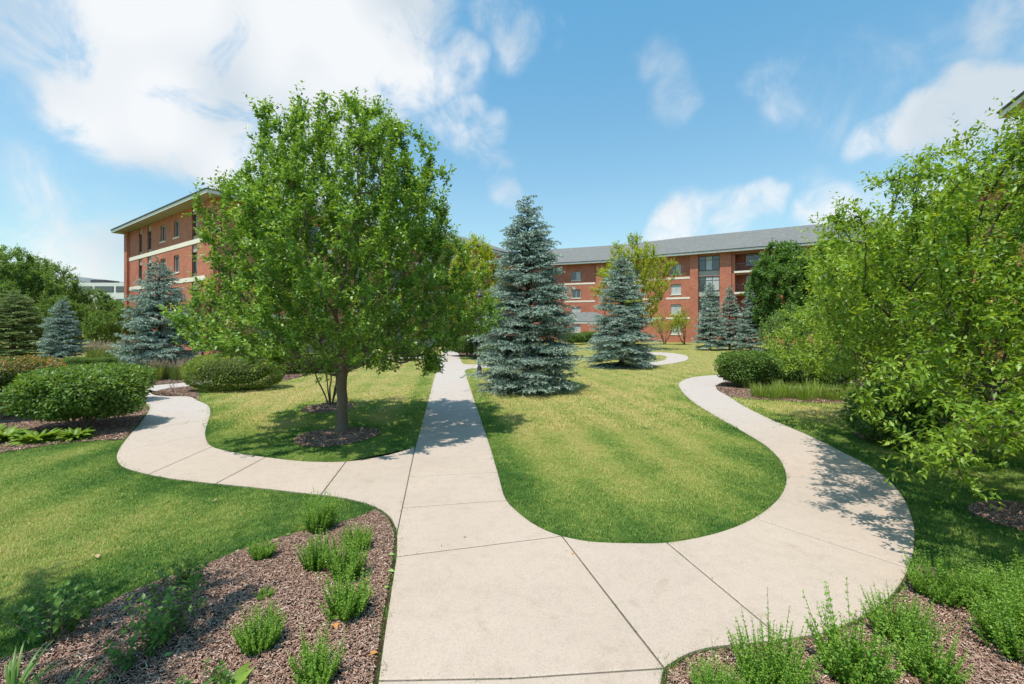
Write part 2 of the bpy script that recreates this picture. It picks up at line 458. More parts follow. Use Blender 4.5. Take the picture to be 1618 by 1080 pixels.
M['leaf_grass'] = leaf_mat('ornamental_grass_blade', [(0, (0.090, 0.170, 0.026)), (0.5, (0.200, 0.310, 0.045)), (1, (0.360, 0.440, 0.100))])
M['plume'] = leaf_mat('dry_plume', [(0, (0.42, 0.30, 0.20)), (1, (0.70, 0.55, 0.42))], 0.25, (1, 1, 1))
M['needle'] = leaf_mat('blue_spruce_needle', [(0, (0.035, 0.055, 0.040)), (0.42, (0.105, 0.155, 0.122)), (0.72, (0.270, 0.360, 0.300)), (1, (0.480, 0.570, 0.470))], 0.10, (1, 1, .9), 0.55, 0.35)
M['needle_green'] = leaf_mat('green_spruce_needle', [(0, (0.070, 0.115, 0.036)), (0.5, (0.150, 0.220, 0.065)), (1, (0.300, 0.360, 0.130))], 0.12, (1, 1, .8), 0.55, 0.35)
M['orange'] = plain('fallen_leaf_orange', (0.45, 0.20, 0.05), 0.6, 0.3)
M['fallen_green'] = plain('fallen_leaf_green', (0.25, 0.38, 0.10), 0.6, 0.3)
M['tan'] = plain('fallen_leaf_tan', (0.40, 0.27, 0.15), 0.7, 0.2)

# ------------------------------------------------------------------ ground, paths and beds
def catmull(P, step=0.12):
    P = np.asarray(P, float)
    Q = np.vstack([2 * P[0] - P[1], P, 2 * P[-1] - P[-2]])
    out = []
    for i in range(1, len(Q) - 2):
        p0, p1, p2, p3 = Q[i - 1], Q[i], Q[i + 1], Q[i + 2]
        n = max(2, int(np.linalg.norm(p2 - p1) / step))
        # centripetal spacing keeps uneven points from overshooting
        t0 = 0; t1 = t0 + max(np.linalg.norm(p1 - p0), 1e-4) ** .5; t2 = t1 + max(np.linalg.norm(p2 - p1), 1e-4) ** .5; t3 = t2 + max(np.linalg.norm(p3 - p2), 1e-4) ** .5
        t = np.linspace(t1, t2, n, endpoint=False)[:, None]
        A1 = (t1 - t) / (t1 - t0) * p0 + (t - t0) / (t1 - t0) * p1
        A2 = (t2 - t) / (t2 - t1) * p1 + (t - t1) / (t2 - t1) * p2
        A3 = (t3 - t) / (t3 - t2) * p2 + (t - t2) / (t3 - t2) * p3
        B1 = (t2 - t) / (t2 - t0) * A1 + (t - t0) / (t2 - t0) * A2
        B2 = (t3 - t) / (t3 - t1) * A2 + (t - t1) / (t3 - t1) * A3
        out.append((t2 - t) / (t2 - t1) * B1 + (t - t1) / (t2 - t1) * B2)
    out.append(P[-1:])
    return np.vstack(out)
def gcurve(pix, step=0.12):
    return catmull([gp(*p) for p in pix], step)
def cut(C, a, b):
    ia = int(np.argmin(np.linalg.norm(C - gp(*a), axis=1))); ib = int(np.argmin(np.linalg.norm(C - gp(*b), axis=1)))
    return C[ia:ib + 1] if ia <= ib else C[ib:ia + 1][::-1]
def area(P):
    x, y = P[:, 0], P[:, 1]
    return 0.5 * np.sum(x * np.roll(y, -1) - np.roll(x, -1) * y)
def clean(P, eps=0.012):
    out = [P[0]]
    for p in P[1:]:
        if np.linalg.norm(p - out[-1]) > eps: out.append(p)
    if np.linalg.norm(out[0] - out[-1]) < eps: out.pop()
    P = np.array(out)
    return P if area(P) > 0 else P[::-1]
def inset(P, d):
    a = unit(np.roll(P, -1, 0) - P); b = np.roll(a, 1, 0)
    na = np.stack([-a[:, 1], a[:, 0]], 1); nb = np.stack([-b[:, 1], b[:, 0]], 1)
    m = unit(na + nb); k = np.maximum((m * na).sum(1, keepdims=True), 0.5)
    return P + m * d / k
def in_poly(P, poly):
    x, y = P[:, 0], P[:, 1]; ins = np.zeros(len(P), bool)
    mn, mx = poly.min(0), poly.max(0)
    sel = np.where((x >= mn[0]) & (x <= mx[0]) & (y >= mn[1]) & (y <= mx[1]))[0]
    if not len(sel): return ins
    xs, ys = x[sel], y[sel]; r = np.zeros(len(sel), bool)
    a = poly; b = np.roll(poly, -1, 0)
    for (x0, y0), (x1, y1) in zip(a, b):
        c = (y0 > ys) != (y1 > ys)
        if abs(y1 - y0) > 1e-12:
            r ^= c & (xs < (x1 - x0) * (ys - y0) / (y1 - y0) + x0)
    ins[sel] = r
    return ins

S = 2600.0
ground = link('ground', np_mesh('ground', [(-S, -60, 0), (S, -60, 0), (S, S, 0), (-S, S, 0)], [(0, 1, 2, 3)], M['ground']))
tag(ground, 'dry mown lawn ground of the courtyard', 'lawn', kind='structure')

SLABS = []
def slab_mesh(P):
    P = clean(P)
    if len(P) < 3: return None
    a = inset(P, 0.0075); b = inset(P, 0.019)
    bm = bmesh.new()
    l0 = [bm.verts.new((x, y, -0.04)) for x, y in a]; l1 = [bm.verts.new((x, y, 0.024)) for x, y in a]; l2 = [bm.verts.new((x, y, 0.030)) for x, y in b]
    n = len(P)
    for i in range(n):
        j = (i + 1) % n
        bm.faces.new((l0[i], l0[j], l1[j], l1[i])); bm.faces.new((l1[i], l1[j], l2[j], l2[i]))
    bm.faces.new(l2)
    bmesh.ops.triangulate(bm, faces=[f for f in bm.faces if len(f.verts) > 4])
    me = bpy.data.meshes.new('slab'); bm.to_mesh(me); bm.free()
    me.materials.append(M['concrete'])
    return me
def footpath(name, label, polys):
    bm = bmesh.new()
    for P in polys:
        P = clean(P)
        f = bm.faces.new([bm.verts.new((x, y, 0.005)) for x, y in P])
    bmesh.ops.triangulate(bm, faces=bm.faces[:])
    me = bpy.data.meshes.new(name); bm.to_mesh(me); bm.free(); me.materials.append(M['bedding'])
    o = tag(link(name, me), label, 'footpath', kind='structure')
    for P in polys:
        P = clean(P); SLABS.append(P)
        link('slab', slab_mesh(P), o)
    return o
def ribbon(A, B, n, first=0.0):
    """cut the strip between two edge curves into n slabs"""
    ia = np.linspace(0, len(A) - 1, n + 1).astype(int); ib = np.linspace(0, len(B) - 1, n + 1).astype(int)
    return [np.vstack([A[ia[k]:ia[k + 1] + 1], B[ib[k]:ib[k + 1] + 1][::-1]]) for k in range(n)]

# left walk
cLow = gcurve([(625, 883), (627, 845), (622, 830), (612, 815), (592, 803), (570, 795), (530, 787), (470, 780), (400, 772), (330, 765), (270, 758), (220, 748), (192, 738), (184, 725),
               (187, 713), (200, 694), (218, 673), (232, 655), (236, 647), (233, 640), (222, 634), (218, 622), (218, 612)])
cUp = gcurve([(660, 694), (655, 706), (630, 716), (591, 725), (547, 731), (488, 731), (428, 725), (369, 716), (336, 707), (325, 688), (329, 668), (333, 652), (329, 641), (314, 634), (296, 627), (268, 627), (246, 625), (238, 621)])
jl = [((592, 803), (640, 711)), ((505, 784), (547, 731)), ((345, 767), (419, 724)), ((236, 752), (336, 707)), ((186, 716), (325, 688)), ((208, 684), (329, 664)), ((232, 655), (333, 650)), ((233, 640), (314, 634)), ((218, 612), (238, 621))]
polys = [np.vstack([[gp(627, 845)], cut(cLow, (627, 845), (505, 784)), cut(cUp, (547, 731), (655, 706)), [gp(655.5, 711)]])]
for (a0, b0), (a1, b1) in zip(jl[1:], jl[2:]):
    polys.append(np.vstack([cut(cLow, a0, a1), cut(cUp, b1, b0)]))
# beyond the island bed the walk swings right behind the boxwood
tA = gcurve([(218, 612), (250, 609), (292, 605), (340, 599), (400, 593)]); tB = gcurve([(238, 621), (262, 615), (296, 611), (340, 604), (400, 598)])
polys += ribbon(tA, tB, 4)
footpath('footpath', 'curving beige concrete walk swinging left round the clipped boxwood', polys)
# straight central walk
def lerp_line(p, q, t): return gp(*p) * (1 - t) + gp(*q) * t
jc = [((655.5, 711), (776, 711)), ((649, 755), (787, 748)), ((640, 805), (801, 794)), ((626, 883), (888, 850))]
polys = []
cR = gcurve([(776, 711), (787, 748), (801, 793), (815, 808), (840, 828), (864, 841), (888, 850)])
polys.append(np.vstack([[gp(655.5, 711), gp(646.1, 755)], cut(cR, (787, 748), (776, 711))]))
polys.append(np.vstack([[gp(646.1, 755), gp(635.5, 805)], cut(cR, (801, 793), (787, 748))]))
polys.append(np.vstack([[gp(635.5, 805), gp(627, 845), gp(626, 883)], cut(cR, (888, 850), (801, 793))]))
polys.append(np.array([gp(626, 883), gp(618, 935), gp(608, 1000), gp(597, 1081), gp(812, 1077), gp(1050, 1061), gp(1000, 997), gp(888, 850)]))
polys.append(np.array([gp(597, 1081), gp(575, 1260), gp(545, 1600), gp(1000, 1600), gp(1012, 1260), gp(1046, 1081), gp(1050, 1061), gp(812, 1077)]))
# far run of the central walk: straight strip of equal slabs
pl0, pr0, pl1, pr1 = gp(655.5, 711), gp(776, 711), gp(693.5, 570), gp(727.5, 566)
n = 12
for k in range(n):
    t0, t1 = k / n, (k + 1) / n
    polys.append(np.array([pl0 + (pl1 - pl0) * t0, pl0 + (pl1 - pl0) * t1, pr0 + (pr1 - pr0) * t1, pr0 + (pr1 - pr0) * t0]))
pe_l, pe_r = gp(700, 552), gp(722, 552)
for k in range(5):
    t0, t1 = k / 5, (k + 1) / 5
    polys.append(np.array([pl1 + (pe_l - pl1) * t0, pl1 + (pe_l - pl1) * t1, pr1 + (pe_r - pr1) * t1, pr1 + (pe_r - pr1) * t0]))
footpath('footpath', 'straight concrete walk running from the foreground to the far court', polys)
# right walk
cIn = gcurve([(888, 850), (930, 858), (1000, 861), (1053, 860), (1120, 848), (1175, 829), (1215, 804), (1236, 780), (1242, 757), (1233, 730), (1210, 706), (1170, 681), (1130, 658), (1095, 636), (1076, 617), (1073, 606), (1088, 598), (1110, 594.5), (1140, 592.5), (1200, 589), (1300, 586)])
cOut = gcurve([(1050, 1061), (1066, 1050), (1092, 1036), (1129, 1027), (1166, 1023), (1215, 1018), (1259, 1012), (1296, 1006), (1333, 993), (1363, 978), (1396, 957), (1426, 923), (1441, 888), (1446, 856), (1443, 824), (1430, 792), (1407, 763), (1373, 737), (1340, 720), (1307, 703), (1273, 687), (1240, 673), (1200, 655), (1172, 640), (1152, 627), (1136, 618), (1132, 612), (1138, 606), (1152, 602), (1200, 597), (1300, 593)])
jr = [((1053, 860), (1245, 1014)), ((1189, 823), (1438, 900)), ((1241, 752), (1412, 768)), ((1205, 702), (1325, 712)), ((1158, 674), (1250, 677)), ((1112, 647), (1190, 650)), ((1078, 619), (1143, 622)), ((1088, 598), (1132, 612)), ((1140, 592.5), (1152, 602))]
polys = [np.vstack([cut(cIn, (888, 850), (1053, 860)), cut(cOut, (1245, 1014), (1050, 1061))])]
for (a0, b0), (a1, b1) in zip(jr, jr[1:]):
    polys.append(np.vstack([cut(cIn, a0, a1), cut(cOut, b1, b0)]))
polys += ribbon(cut(cIn, (1140, 592.5), (1300, 586)), cut(cOut, (1152, 602), (1300, 593)), 3)
footpath('footpath', 'broad concrete walk bending right round the striped lawn', polys)
# loop walk beyond the spruces
oA = gcurve([(1000, 580), (1030, 578), (1062, 574.5), (1083, 570), (1088, 566), (1079, 560.5), (1050, 557), (1000, 556)])
oB = gcurve([(1000, 574), (1030, 572.5), (1046, 570), (1053, 566), (1051, 562.8), (1042, 561), (1020, 560), (1000, 559.5)])
footpath('footpath', 'pale curl of concrete walk beyond the second spruce', ribbon(oA, oB, 12))
bA = gcurve([(734, 587), (742, 583), (770, 581), (830, 580)]); bB = gcurve([(730, 574), (737, 576), (770, 576.5), (830, 576)])
footpath('footpath', 'short branch walk leaving the central walk by the lamp post', ribbon(bA, bB, 3))
bA = gcurve([(692, 572), (680, 567), (640, 566), (560, 568)]); bB = gcurve([(697, 562), (690, 562), (640, 562), (560, 563)])
footpath('footpath', 'side walk crossing behind the pear tree', ribbon(bA, bB, 4))

BEDS = []
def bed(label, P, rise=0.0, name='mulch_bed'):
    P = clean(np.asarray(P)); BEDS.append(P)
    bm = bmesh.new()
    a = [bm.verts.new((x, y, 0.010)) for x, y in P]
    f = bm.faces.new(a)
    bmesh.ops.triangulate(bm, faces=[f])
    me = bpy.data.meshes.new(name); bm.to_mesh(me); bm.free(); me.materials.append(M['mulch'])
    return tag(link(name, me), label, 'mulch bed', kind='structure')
def ring(px, py, rx, ry, n=40, seed=0):
    c = gp(px, py); rng = random.Random(seed); out = []
    ph = [rng.uniform(0, 6.28) for _ in range(3)]
    for k in range(n):
        t = 2 * math.pi * k / n; w = 1 + .05 * math.sin(2 * t + ph[0]) + .04 * math.sin(3 * t + ph[1])
        out.append((c[0] + rx * w * math.cos(t), c[1] + ry * w * math.sin(t)))
    return np.array(out)
bedL = np.vstack([gcurve([(592, 805), (612, 816), (622, 831), (627, 845), (625, 883), (618, 935), (608, 1000), (597, 1081), (575, 1260), (545, 1600)]),
                  gcurve([(-500, 1600), (-260, 1160), (-100, 1075), (0, 1043), (50, 1028), (100, 1003), (126, 978), (165, 955), (215, 932), (261, 915), (330, 890), (383, 869), (460, 845), (556, 821), (592, 805)])])
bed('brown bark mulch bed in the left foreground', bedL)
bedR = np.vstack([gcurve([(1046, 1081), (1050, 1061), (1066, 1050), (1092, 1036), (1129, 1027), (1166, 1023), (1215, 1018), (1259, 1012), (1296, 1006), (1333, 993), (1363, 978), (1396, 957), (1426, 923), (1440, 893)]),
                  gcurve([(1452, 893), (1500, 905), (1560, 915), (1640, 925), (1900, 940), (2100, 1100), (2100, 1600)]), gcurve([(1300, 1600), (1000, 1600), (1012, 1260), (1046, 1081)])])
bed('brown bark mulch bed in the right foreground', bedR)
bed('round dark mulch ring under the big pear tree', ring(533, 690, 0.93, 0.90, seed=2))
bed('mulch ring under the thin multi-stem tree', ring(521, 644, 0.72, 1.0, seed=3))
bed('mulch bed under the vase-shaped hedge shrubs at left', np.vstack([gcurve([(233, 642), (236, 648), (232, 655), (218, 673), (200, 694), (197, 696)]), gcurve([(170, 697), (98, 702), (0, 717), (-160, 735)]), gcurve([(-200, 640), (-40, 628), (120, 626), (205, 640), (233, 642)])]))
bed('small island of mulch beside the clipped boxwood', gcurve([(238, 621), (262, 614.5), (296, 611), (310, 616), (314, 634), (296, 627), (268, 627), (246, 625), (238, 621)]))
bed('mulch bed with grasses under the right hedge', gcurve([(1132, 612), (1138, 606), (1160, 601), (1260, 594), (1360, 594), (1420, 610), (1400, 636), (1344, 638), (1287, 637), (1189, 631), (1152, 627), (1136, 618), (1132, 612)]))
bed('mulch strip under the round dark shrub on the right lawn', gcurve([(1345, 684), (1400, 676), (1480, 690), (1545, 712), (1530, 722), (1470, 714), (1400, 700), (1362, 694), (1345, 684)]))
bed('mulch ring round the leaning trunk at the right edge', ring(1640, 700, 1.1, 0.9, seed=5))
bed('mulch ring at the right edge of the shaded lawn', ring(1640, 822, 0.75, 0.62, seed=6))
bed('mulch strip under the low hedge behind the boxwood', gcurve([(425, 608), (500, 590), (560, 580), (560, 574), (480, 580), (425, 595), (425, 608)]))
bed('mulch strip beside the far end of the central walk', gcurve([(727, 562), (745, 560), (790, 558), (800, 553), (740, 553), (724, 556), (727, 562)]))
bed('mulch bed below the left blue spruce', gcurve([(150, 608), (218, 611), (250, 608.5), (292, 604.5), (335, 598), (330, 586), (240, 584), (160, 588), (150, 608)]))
drive = gcurve([(60, 586), (150, 579), (220, 575.5), (330, 573), (330, 569), (200, 571), (100, 577), (40, 582), (60, 586)])
bm = bmesh.new(); bm.faces.new([bm.verts.new((x, y, 0.012)) for x, y in clean(drive)]); bmesh.ops.triangulate(bm, faces=bm.faces[:])
me = bpy.data.meshes.new('driveway'); bm.to_mesh(me); bm.free(); me.materials.append(M['asphalt'])
tag(link('driveway', me), 'strip of grey driveway behind the left shrubs', 'driveway', kind='structure')
BEDS.append(clean(drive))

# ------------------------------------------------------------------ buildings
def fac_pt(p0, d, nrm, u, n_, z):
    return (p0[0] + d[0] * u + nrm[0] * n_, p0[1] + d[1] * u + nrm[1] * n_, z)

class Building:
    def __init__(s, label, loc, name='apartment_building'):
        s.root = tag(empty(name, (*loc, 0)), label, 'building')
        s.off = (*loc, 0)
        s.brick = MB()
    def part(s, name, mb, mat, parent=None):
        return mb.build(name, mat, parent or s.root, s.off)

def make_window(B, P, u0, u1, z0, z1, rec, rng, mull=1, hbar=None, sill=True, blind=False, frame='frame_light'):
    fr = MB(); t = 0.07; d0, d1 = -rec - 0.05, -rec + 0.03
    def bx(mb, a, b, c, d, n0, n1):
        mb.box8([P(a, n1, c), P(b, n1, c), P(b, n0, c), P(a, n0, c), P(a, n1, d), P(b, n1, d), P(b, n0, d), P(a, n0, d)])
    bx(fr, u0, u1, z0, z0 + t, d0, d1); bx(fr, u0, u1, z1 - t, z1, d0, d1)
    bx(fr, u0, u0 + t, z0 + t, z1 - t, d0, d1); bx(fr, u1 - t, u1, z0 + t, z1 - t, d0, d1)
    w = (u1 - u0) / (mull + 1)
    for k in range(1, mull + 1):
        bx(fr, u0 + k * w - t / 2, u0 + k * w + t / 2, z0 + t, z1 - t, d0 + .005, d1 - .005)
    zs = [z0 + t, z1 - t]
    if hbar:
        zz = z0 + (z1 - z0) * hbar; bx(fr, u0 + t, u1 - t, zz - .03, zz + .03, d0 + .01, d1 - .01)
    win = B.part('window', fr, M[frame])
    for k in range(mull + 1):
        g = MB(); a = u0 + k * w + t * .6; b = u0 + (k + 1) * w - t * .6
        tilt = rng.uniform(-.006, .006)
        g.quad(P(a, -rec - .01 + tilt, z0 + .03), P(b, -rec - .01, z0 + .03), P(b, -rec - .01 - tilt, z1 - .03), P(a, -rec - .01, z1 - .03))
        B.part('pane', g, M['blind'] if (blind and rng.random() < .5) else M['glass'], win)
    if sill:
        sm = MB(); bx(sm, u0 - .08, u1 + .08, z0 - .12, z0 - .002, -rec, .06)
        B.part('sill', sm, M['stone'], win)

def facade(B, p0, p1, ztop, openings, seed=0, rec=0.16, mat_split=None, bands=(), z0=0.0, thin=()):
    """wall between two plan points with real openings; openings = (u0,u1,z0,z1,opts)"""
    p0 = np.array(p0, float); p1 = np.array(p1, float)
    L = np.linalg.norm(p1 - p0); d = (p1 - p0) / L; nrm = np.array([d[1], -d[0]])
    P = lambda u, n_, z: fac_pt(p0, d, nrm, u, n_, z)
    rng = random.Random(seed)
    us = sorted({0.0, L, *[o[0] for o in openings], *[o[1] for o in openings]}); zs = sorted({z0, ztop, *[o[2] for o in openings], *[o[3] for o in openings]})
    mb = B.brick
    for a, b in zip(us, us[1:]):
        if b - a < 1e-4: continue
        run = None
        for c, e in zip(zs, zs[1:]):
            hole = any(o[0] - 1e-6 <= a and b <= o[1] + 1e-6 and o[2] - 1e-6 <= c and e <= o[3] + 1e-6 for o in openings)
            if not hole:
                mb.quad(P(a, 0, c), P(b, 0, c), P(b, 0, e), P(a, 0, e), [(a, c), (b, c), (b, e), (a, e)])
    for o in openings:
        u0, u1, c, e = o[:4]; opt = dict(o[4]) if len(o) > 4 else {}
        if opt.get('hbar') and 'panel' not in opt: opt['frame'] = 'frame'
        r = opt.pop('rec', rec); rr = r + .06
        mb.quad(P(u0, 0, c), P(u0, -rr, c), P(u0, -rr, e), P(u0, 0, e), [(0, c), (rr, c), (rr, e), (0, e)])
        mb.quad(P(u1, 0, c), P(u1, 0, e), P(u1, -rr, e), P(u1, -rr, c), [(0, c), (0, e), (rr, e), (rr, c)])
        mb.quad(P(u0, 0, e), P(u0, -rr, e), P(u1, -rr, e), P(u1, 0, e)); mb.quad(P(u0, 0, c), P(u1, 0, c), P(u1, -rr, c), P(u0, -rr, c))
        if opt.pop('balcony', False):
            bal = MB()
            bal.quad(P(u0, -rr, c), P(u1, -rr, c), P(u1, -rr, e), P(u0, -rr, e), [(u0, c), (u1, c), (u1, e), (u0, e)])
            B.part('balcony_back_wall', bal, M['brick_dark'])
            wu = (u0 + u1) / 2 + opt.get('shift', 0)
            Pb = lambda u, n_, z: P(u, n_ - rr + .10, z)
            make_window(B, Pb, wu - .85, wu + .85, c + opt.get('wz', .9), c + 2.45, 0.0, rng, 1, None, False)
        elif opt.pop('panel', False):
            q = MB(); q.quad(P(u0, -r, c), P(u1, -r, c), P(u1, -r, e), P(u0, -r, e)); B.part('spandrel_panel', q, M['panel'])
        else:
            make_window(B, P, u0 + .01, u1 - .01, c + .01, e - .01, r, rng, **opt)
    for (u0, u1, c, e) in bands:
        q = MB(); q.box8([P(u0, .035, c), P(u1, .035, c), P(u1, -.05, c), P(u0, -.05, c), P(u0, .035, e), P(u1, .035, e), P(u1, -.05, e), P(u0, -.05, e)])
        B.part('stone_band', q, M['stone'])
    return P, L
def pier(B, P, u0, u1, z0, z1, n=.22, mat='brick', name='brick_pier'):
    q = MB(); q.box8([P(u0, n, z0), P(u1, n, z0), P(u1, -.1, z0), P(u0, -.1, z0), P(u0, n, z1), P(u1, n, z1), P(u1, -.1, z1), P(u0, -.1, z1)])
    B.part(name, q, M[mat])

def offset_line(pts, n_):
    pts = [np.array(p, float) for p in pts]; out = []
    ds = [(b - a) / np.linalg.norm(b - a) for a, b in zip(pts, pts[1:])]
    ns = [np.array([d[1], -d[0]]) for d in ds]
    for i, p in enumerate(pts):
        if i == 0: out.append(p + ns[0] * n_)
        elif i == len(pts) - 1: out.append(p + ns[-1] * n_)
        else:
            m = ns[i - 1] + ns[i]; m /= np.linalg.norm(m); out.append(p + m * n_ / max(.4, m @ ns[i]))
    return out, ds
def roof(B, pts, depth, ez, rz, over=1.1, hip=(True, True)):
    fe, ds = offset_line(pts, over); be, _ = offset_line(pts, -depth - over); rd, _ = offset_line(pts, -depth / 2); fw, _ = offset_line(pts, 0); bw, _ = offset_line(pts, -depth)
    h = depth / 2
    for L_, o in ((fe, over), (be, over)):
        L_[0] = L_[0] - ds[0] * o * hip[0]; L_[-1] = L_[-1] + ds[-1] * o * hip[1]
    if hip[0]: rd[0] = rd[0] + ds[0] * h
    if hip[1]: rd[-1] = rd[-1] - ds[-1] * h
    z = lambda p, zz: (p[0], p[1], zz)
    fh = 0.32
    r = MB()
    for i in range(len(pts) - 1):
        r.quad(z(fe[i], ez + fh), z(fe[i + 1], ez + fh), z(rd[i + 1], rz), z(rd[i], rz))
        r.quad(z(be[i + 1], ez + fh), z(be[i], ez + fh), z(rd[i], rz), z(rd[i + 1], rz))
    r.quad(z(be[0], ez + fh), z(fe[0], ez + fh), z(rd[0], rz), z(rd[0], rz - .001)); r.quad(z(fe[-1], ez + fh), z(be[-1], ez + fh), z(rd[-1], rz), z(rd[-1], rz - .001))
    ro = B.part('roof', r, M['shingle'])
    f = MB(); s = MB(); g = MB()
    loop = [*fe, *be[::-1]]; wl = [*fw, *bw[::-1]]
    for i in range(len(loop)):
        j = (i + 1) % len(loop)
        a, b = loop[i], loop[j]
        f.quad(z(a, ez), z(b, ez), z(b, ez + fh - .06), z(a, ez + fh - .06))
        dd = (b - a) / np.linalg.norm(b - a); o_ = np.array([dd[1], -dd[0]]) * .09
        g.box8([z(a + o_, ez + fh - .05), z(b + o_, ez + fh - .05), z(b, ez + fh - .05), z(a, ez + fh - .05), z(a + o_, ez + fh + .02), z(b + o_, ez + fh + .02), z(b, ez + fh + .02), z(a, ez + fh + .02)])
        s.quad(z(a, ez), z(wl[i], ez), z(wl[j], ez), z(b, ez))
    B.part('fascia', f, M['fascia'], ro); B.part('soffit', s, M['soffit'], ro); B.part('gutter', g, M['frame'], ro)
    return bw

EZ = 12.7
def u_px(p0, p1, px):
    """distance along a wall of the point seen at photo column px"""
    k = (px - 809) / FPX
    d = np.array(p1, float) - np.array(p0, float)
    t = (k * p0[1] - p0[0]) / (d[0] - k * d[1])
    return t * np.linalg.norm(d)

# left wing: end wall A-B, court side B-C
Bp = np.array([-23.6, 36.4]); Ap = np.array([-42.6, 50.4]); e_ = (Bp - Ap) / np.linalg.norm(Bp - Ap); c_ = np.array([-e_[1], e_[0]])
Cp = Bp + c_ * 44; Dp = Ap + c_ * 44
LB = Building('red brick apartment block with hipped grey roof rising behind the pear tree at left', (-25, 46))
ops = []; bands = []
FH = 3.2
Lend = np.linalg.norm(Bp - Ap)
def uz(x): return float(u_px(Ap, Bp, 180 + x / 5.393))
nar = [(211, 238), (285, 318), (664, 708), (782, 818)]
pun = [(396, 440), (510, 556)]
for f in range(4):
    top = EZ - FH * f
    for (a, b) in nar:
        ua, ub = uz(a), uz(b)
        ops.append((ua, ub, top - .72, top - .02 if f == 0 else top - .05, dict(panel=True, rec=.12)))
        ops.append((ua, ub, top - 2.42, top - .72, dict(mull=0, hbar=.72, sill=False)))
        ops.append((ua, ub, top - 2.80, top - 2.42, dict(panel=True, rec=.12)))
    for (a, b) in pun:
        ops.append((uz(a), uz(b), top - 2.15, top - .58, dict(mull=1)))
    if f < 3: bands.append((.9, uz(845), top - 3.2, top - 2.82))
P, L = facade(LB, Ap, Bp, EZ, ops, 1, bands=bands)
pier(LB, P, 0, 1.0, 0, EZ - .01, .25); pier(LB, P, L - 1.5, L - .002, 0, EZ - .01, .25)
ops = []; bands = []
for f in range(4):
    top = EZ - FH * f
    for k in range(9):
        u = 3.2 + k * 4.7
        ops.append((u, u + 1.7, top - 2.3, top - .75, dict(mull=1, blind=True)))
    if f < 3: bands.append((1.2, 42.8, top - 3.2, top - 2.85))
P, L = facade(LB, Bp, Cp, EZ, ops, 2, bands=bands)
for k in range(6): pier(LB, P, 1.2 + k * 9.4 - .5 if k else .002, 1.2 + k * 9.4 + .5 if k else 1.3, 0, EZ - .01, .28) if 1.2 + k * 9.4 < 43 else None
q = MB(); q.box8([P(.1, .32, 0), P(43.9, .32, 0), P(43.9, 0.02, 0), P(.1, .02, 0), P(.1, .32, .85), P(43.9, .32, .85), P(43.9, .02, .85), P(.1, .02, .85)])
LB.part('stone_plinth', q, M['stone_base'])
bw = roof(LB, [Bp, Cp], 23.6, EZ, 17.9)
facade(LB, Cp, Dp, EZ, [], 3); facade(LB, Dp, Ap, EZ, [], 4)
LB.part('wall', LB.brick, M['brick'])

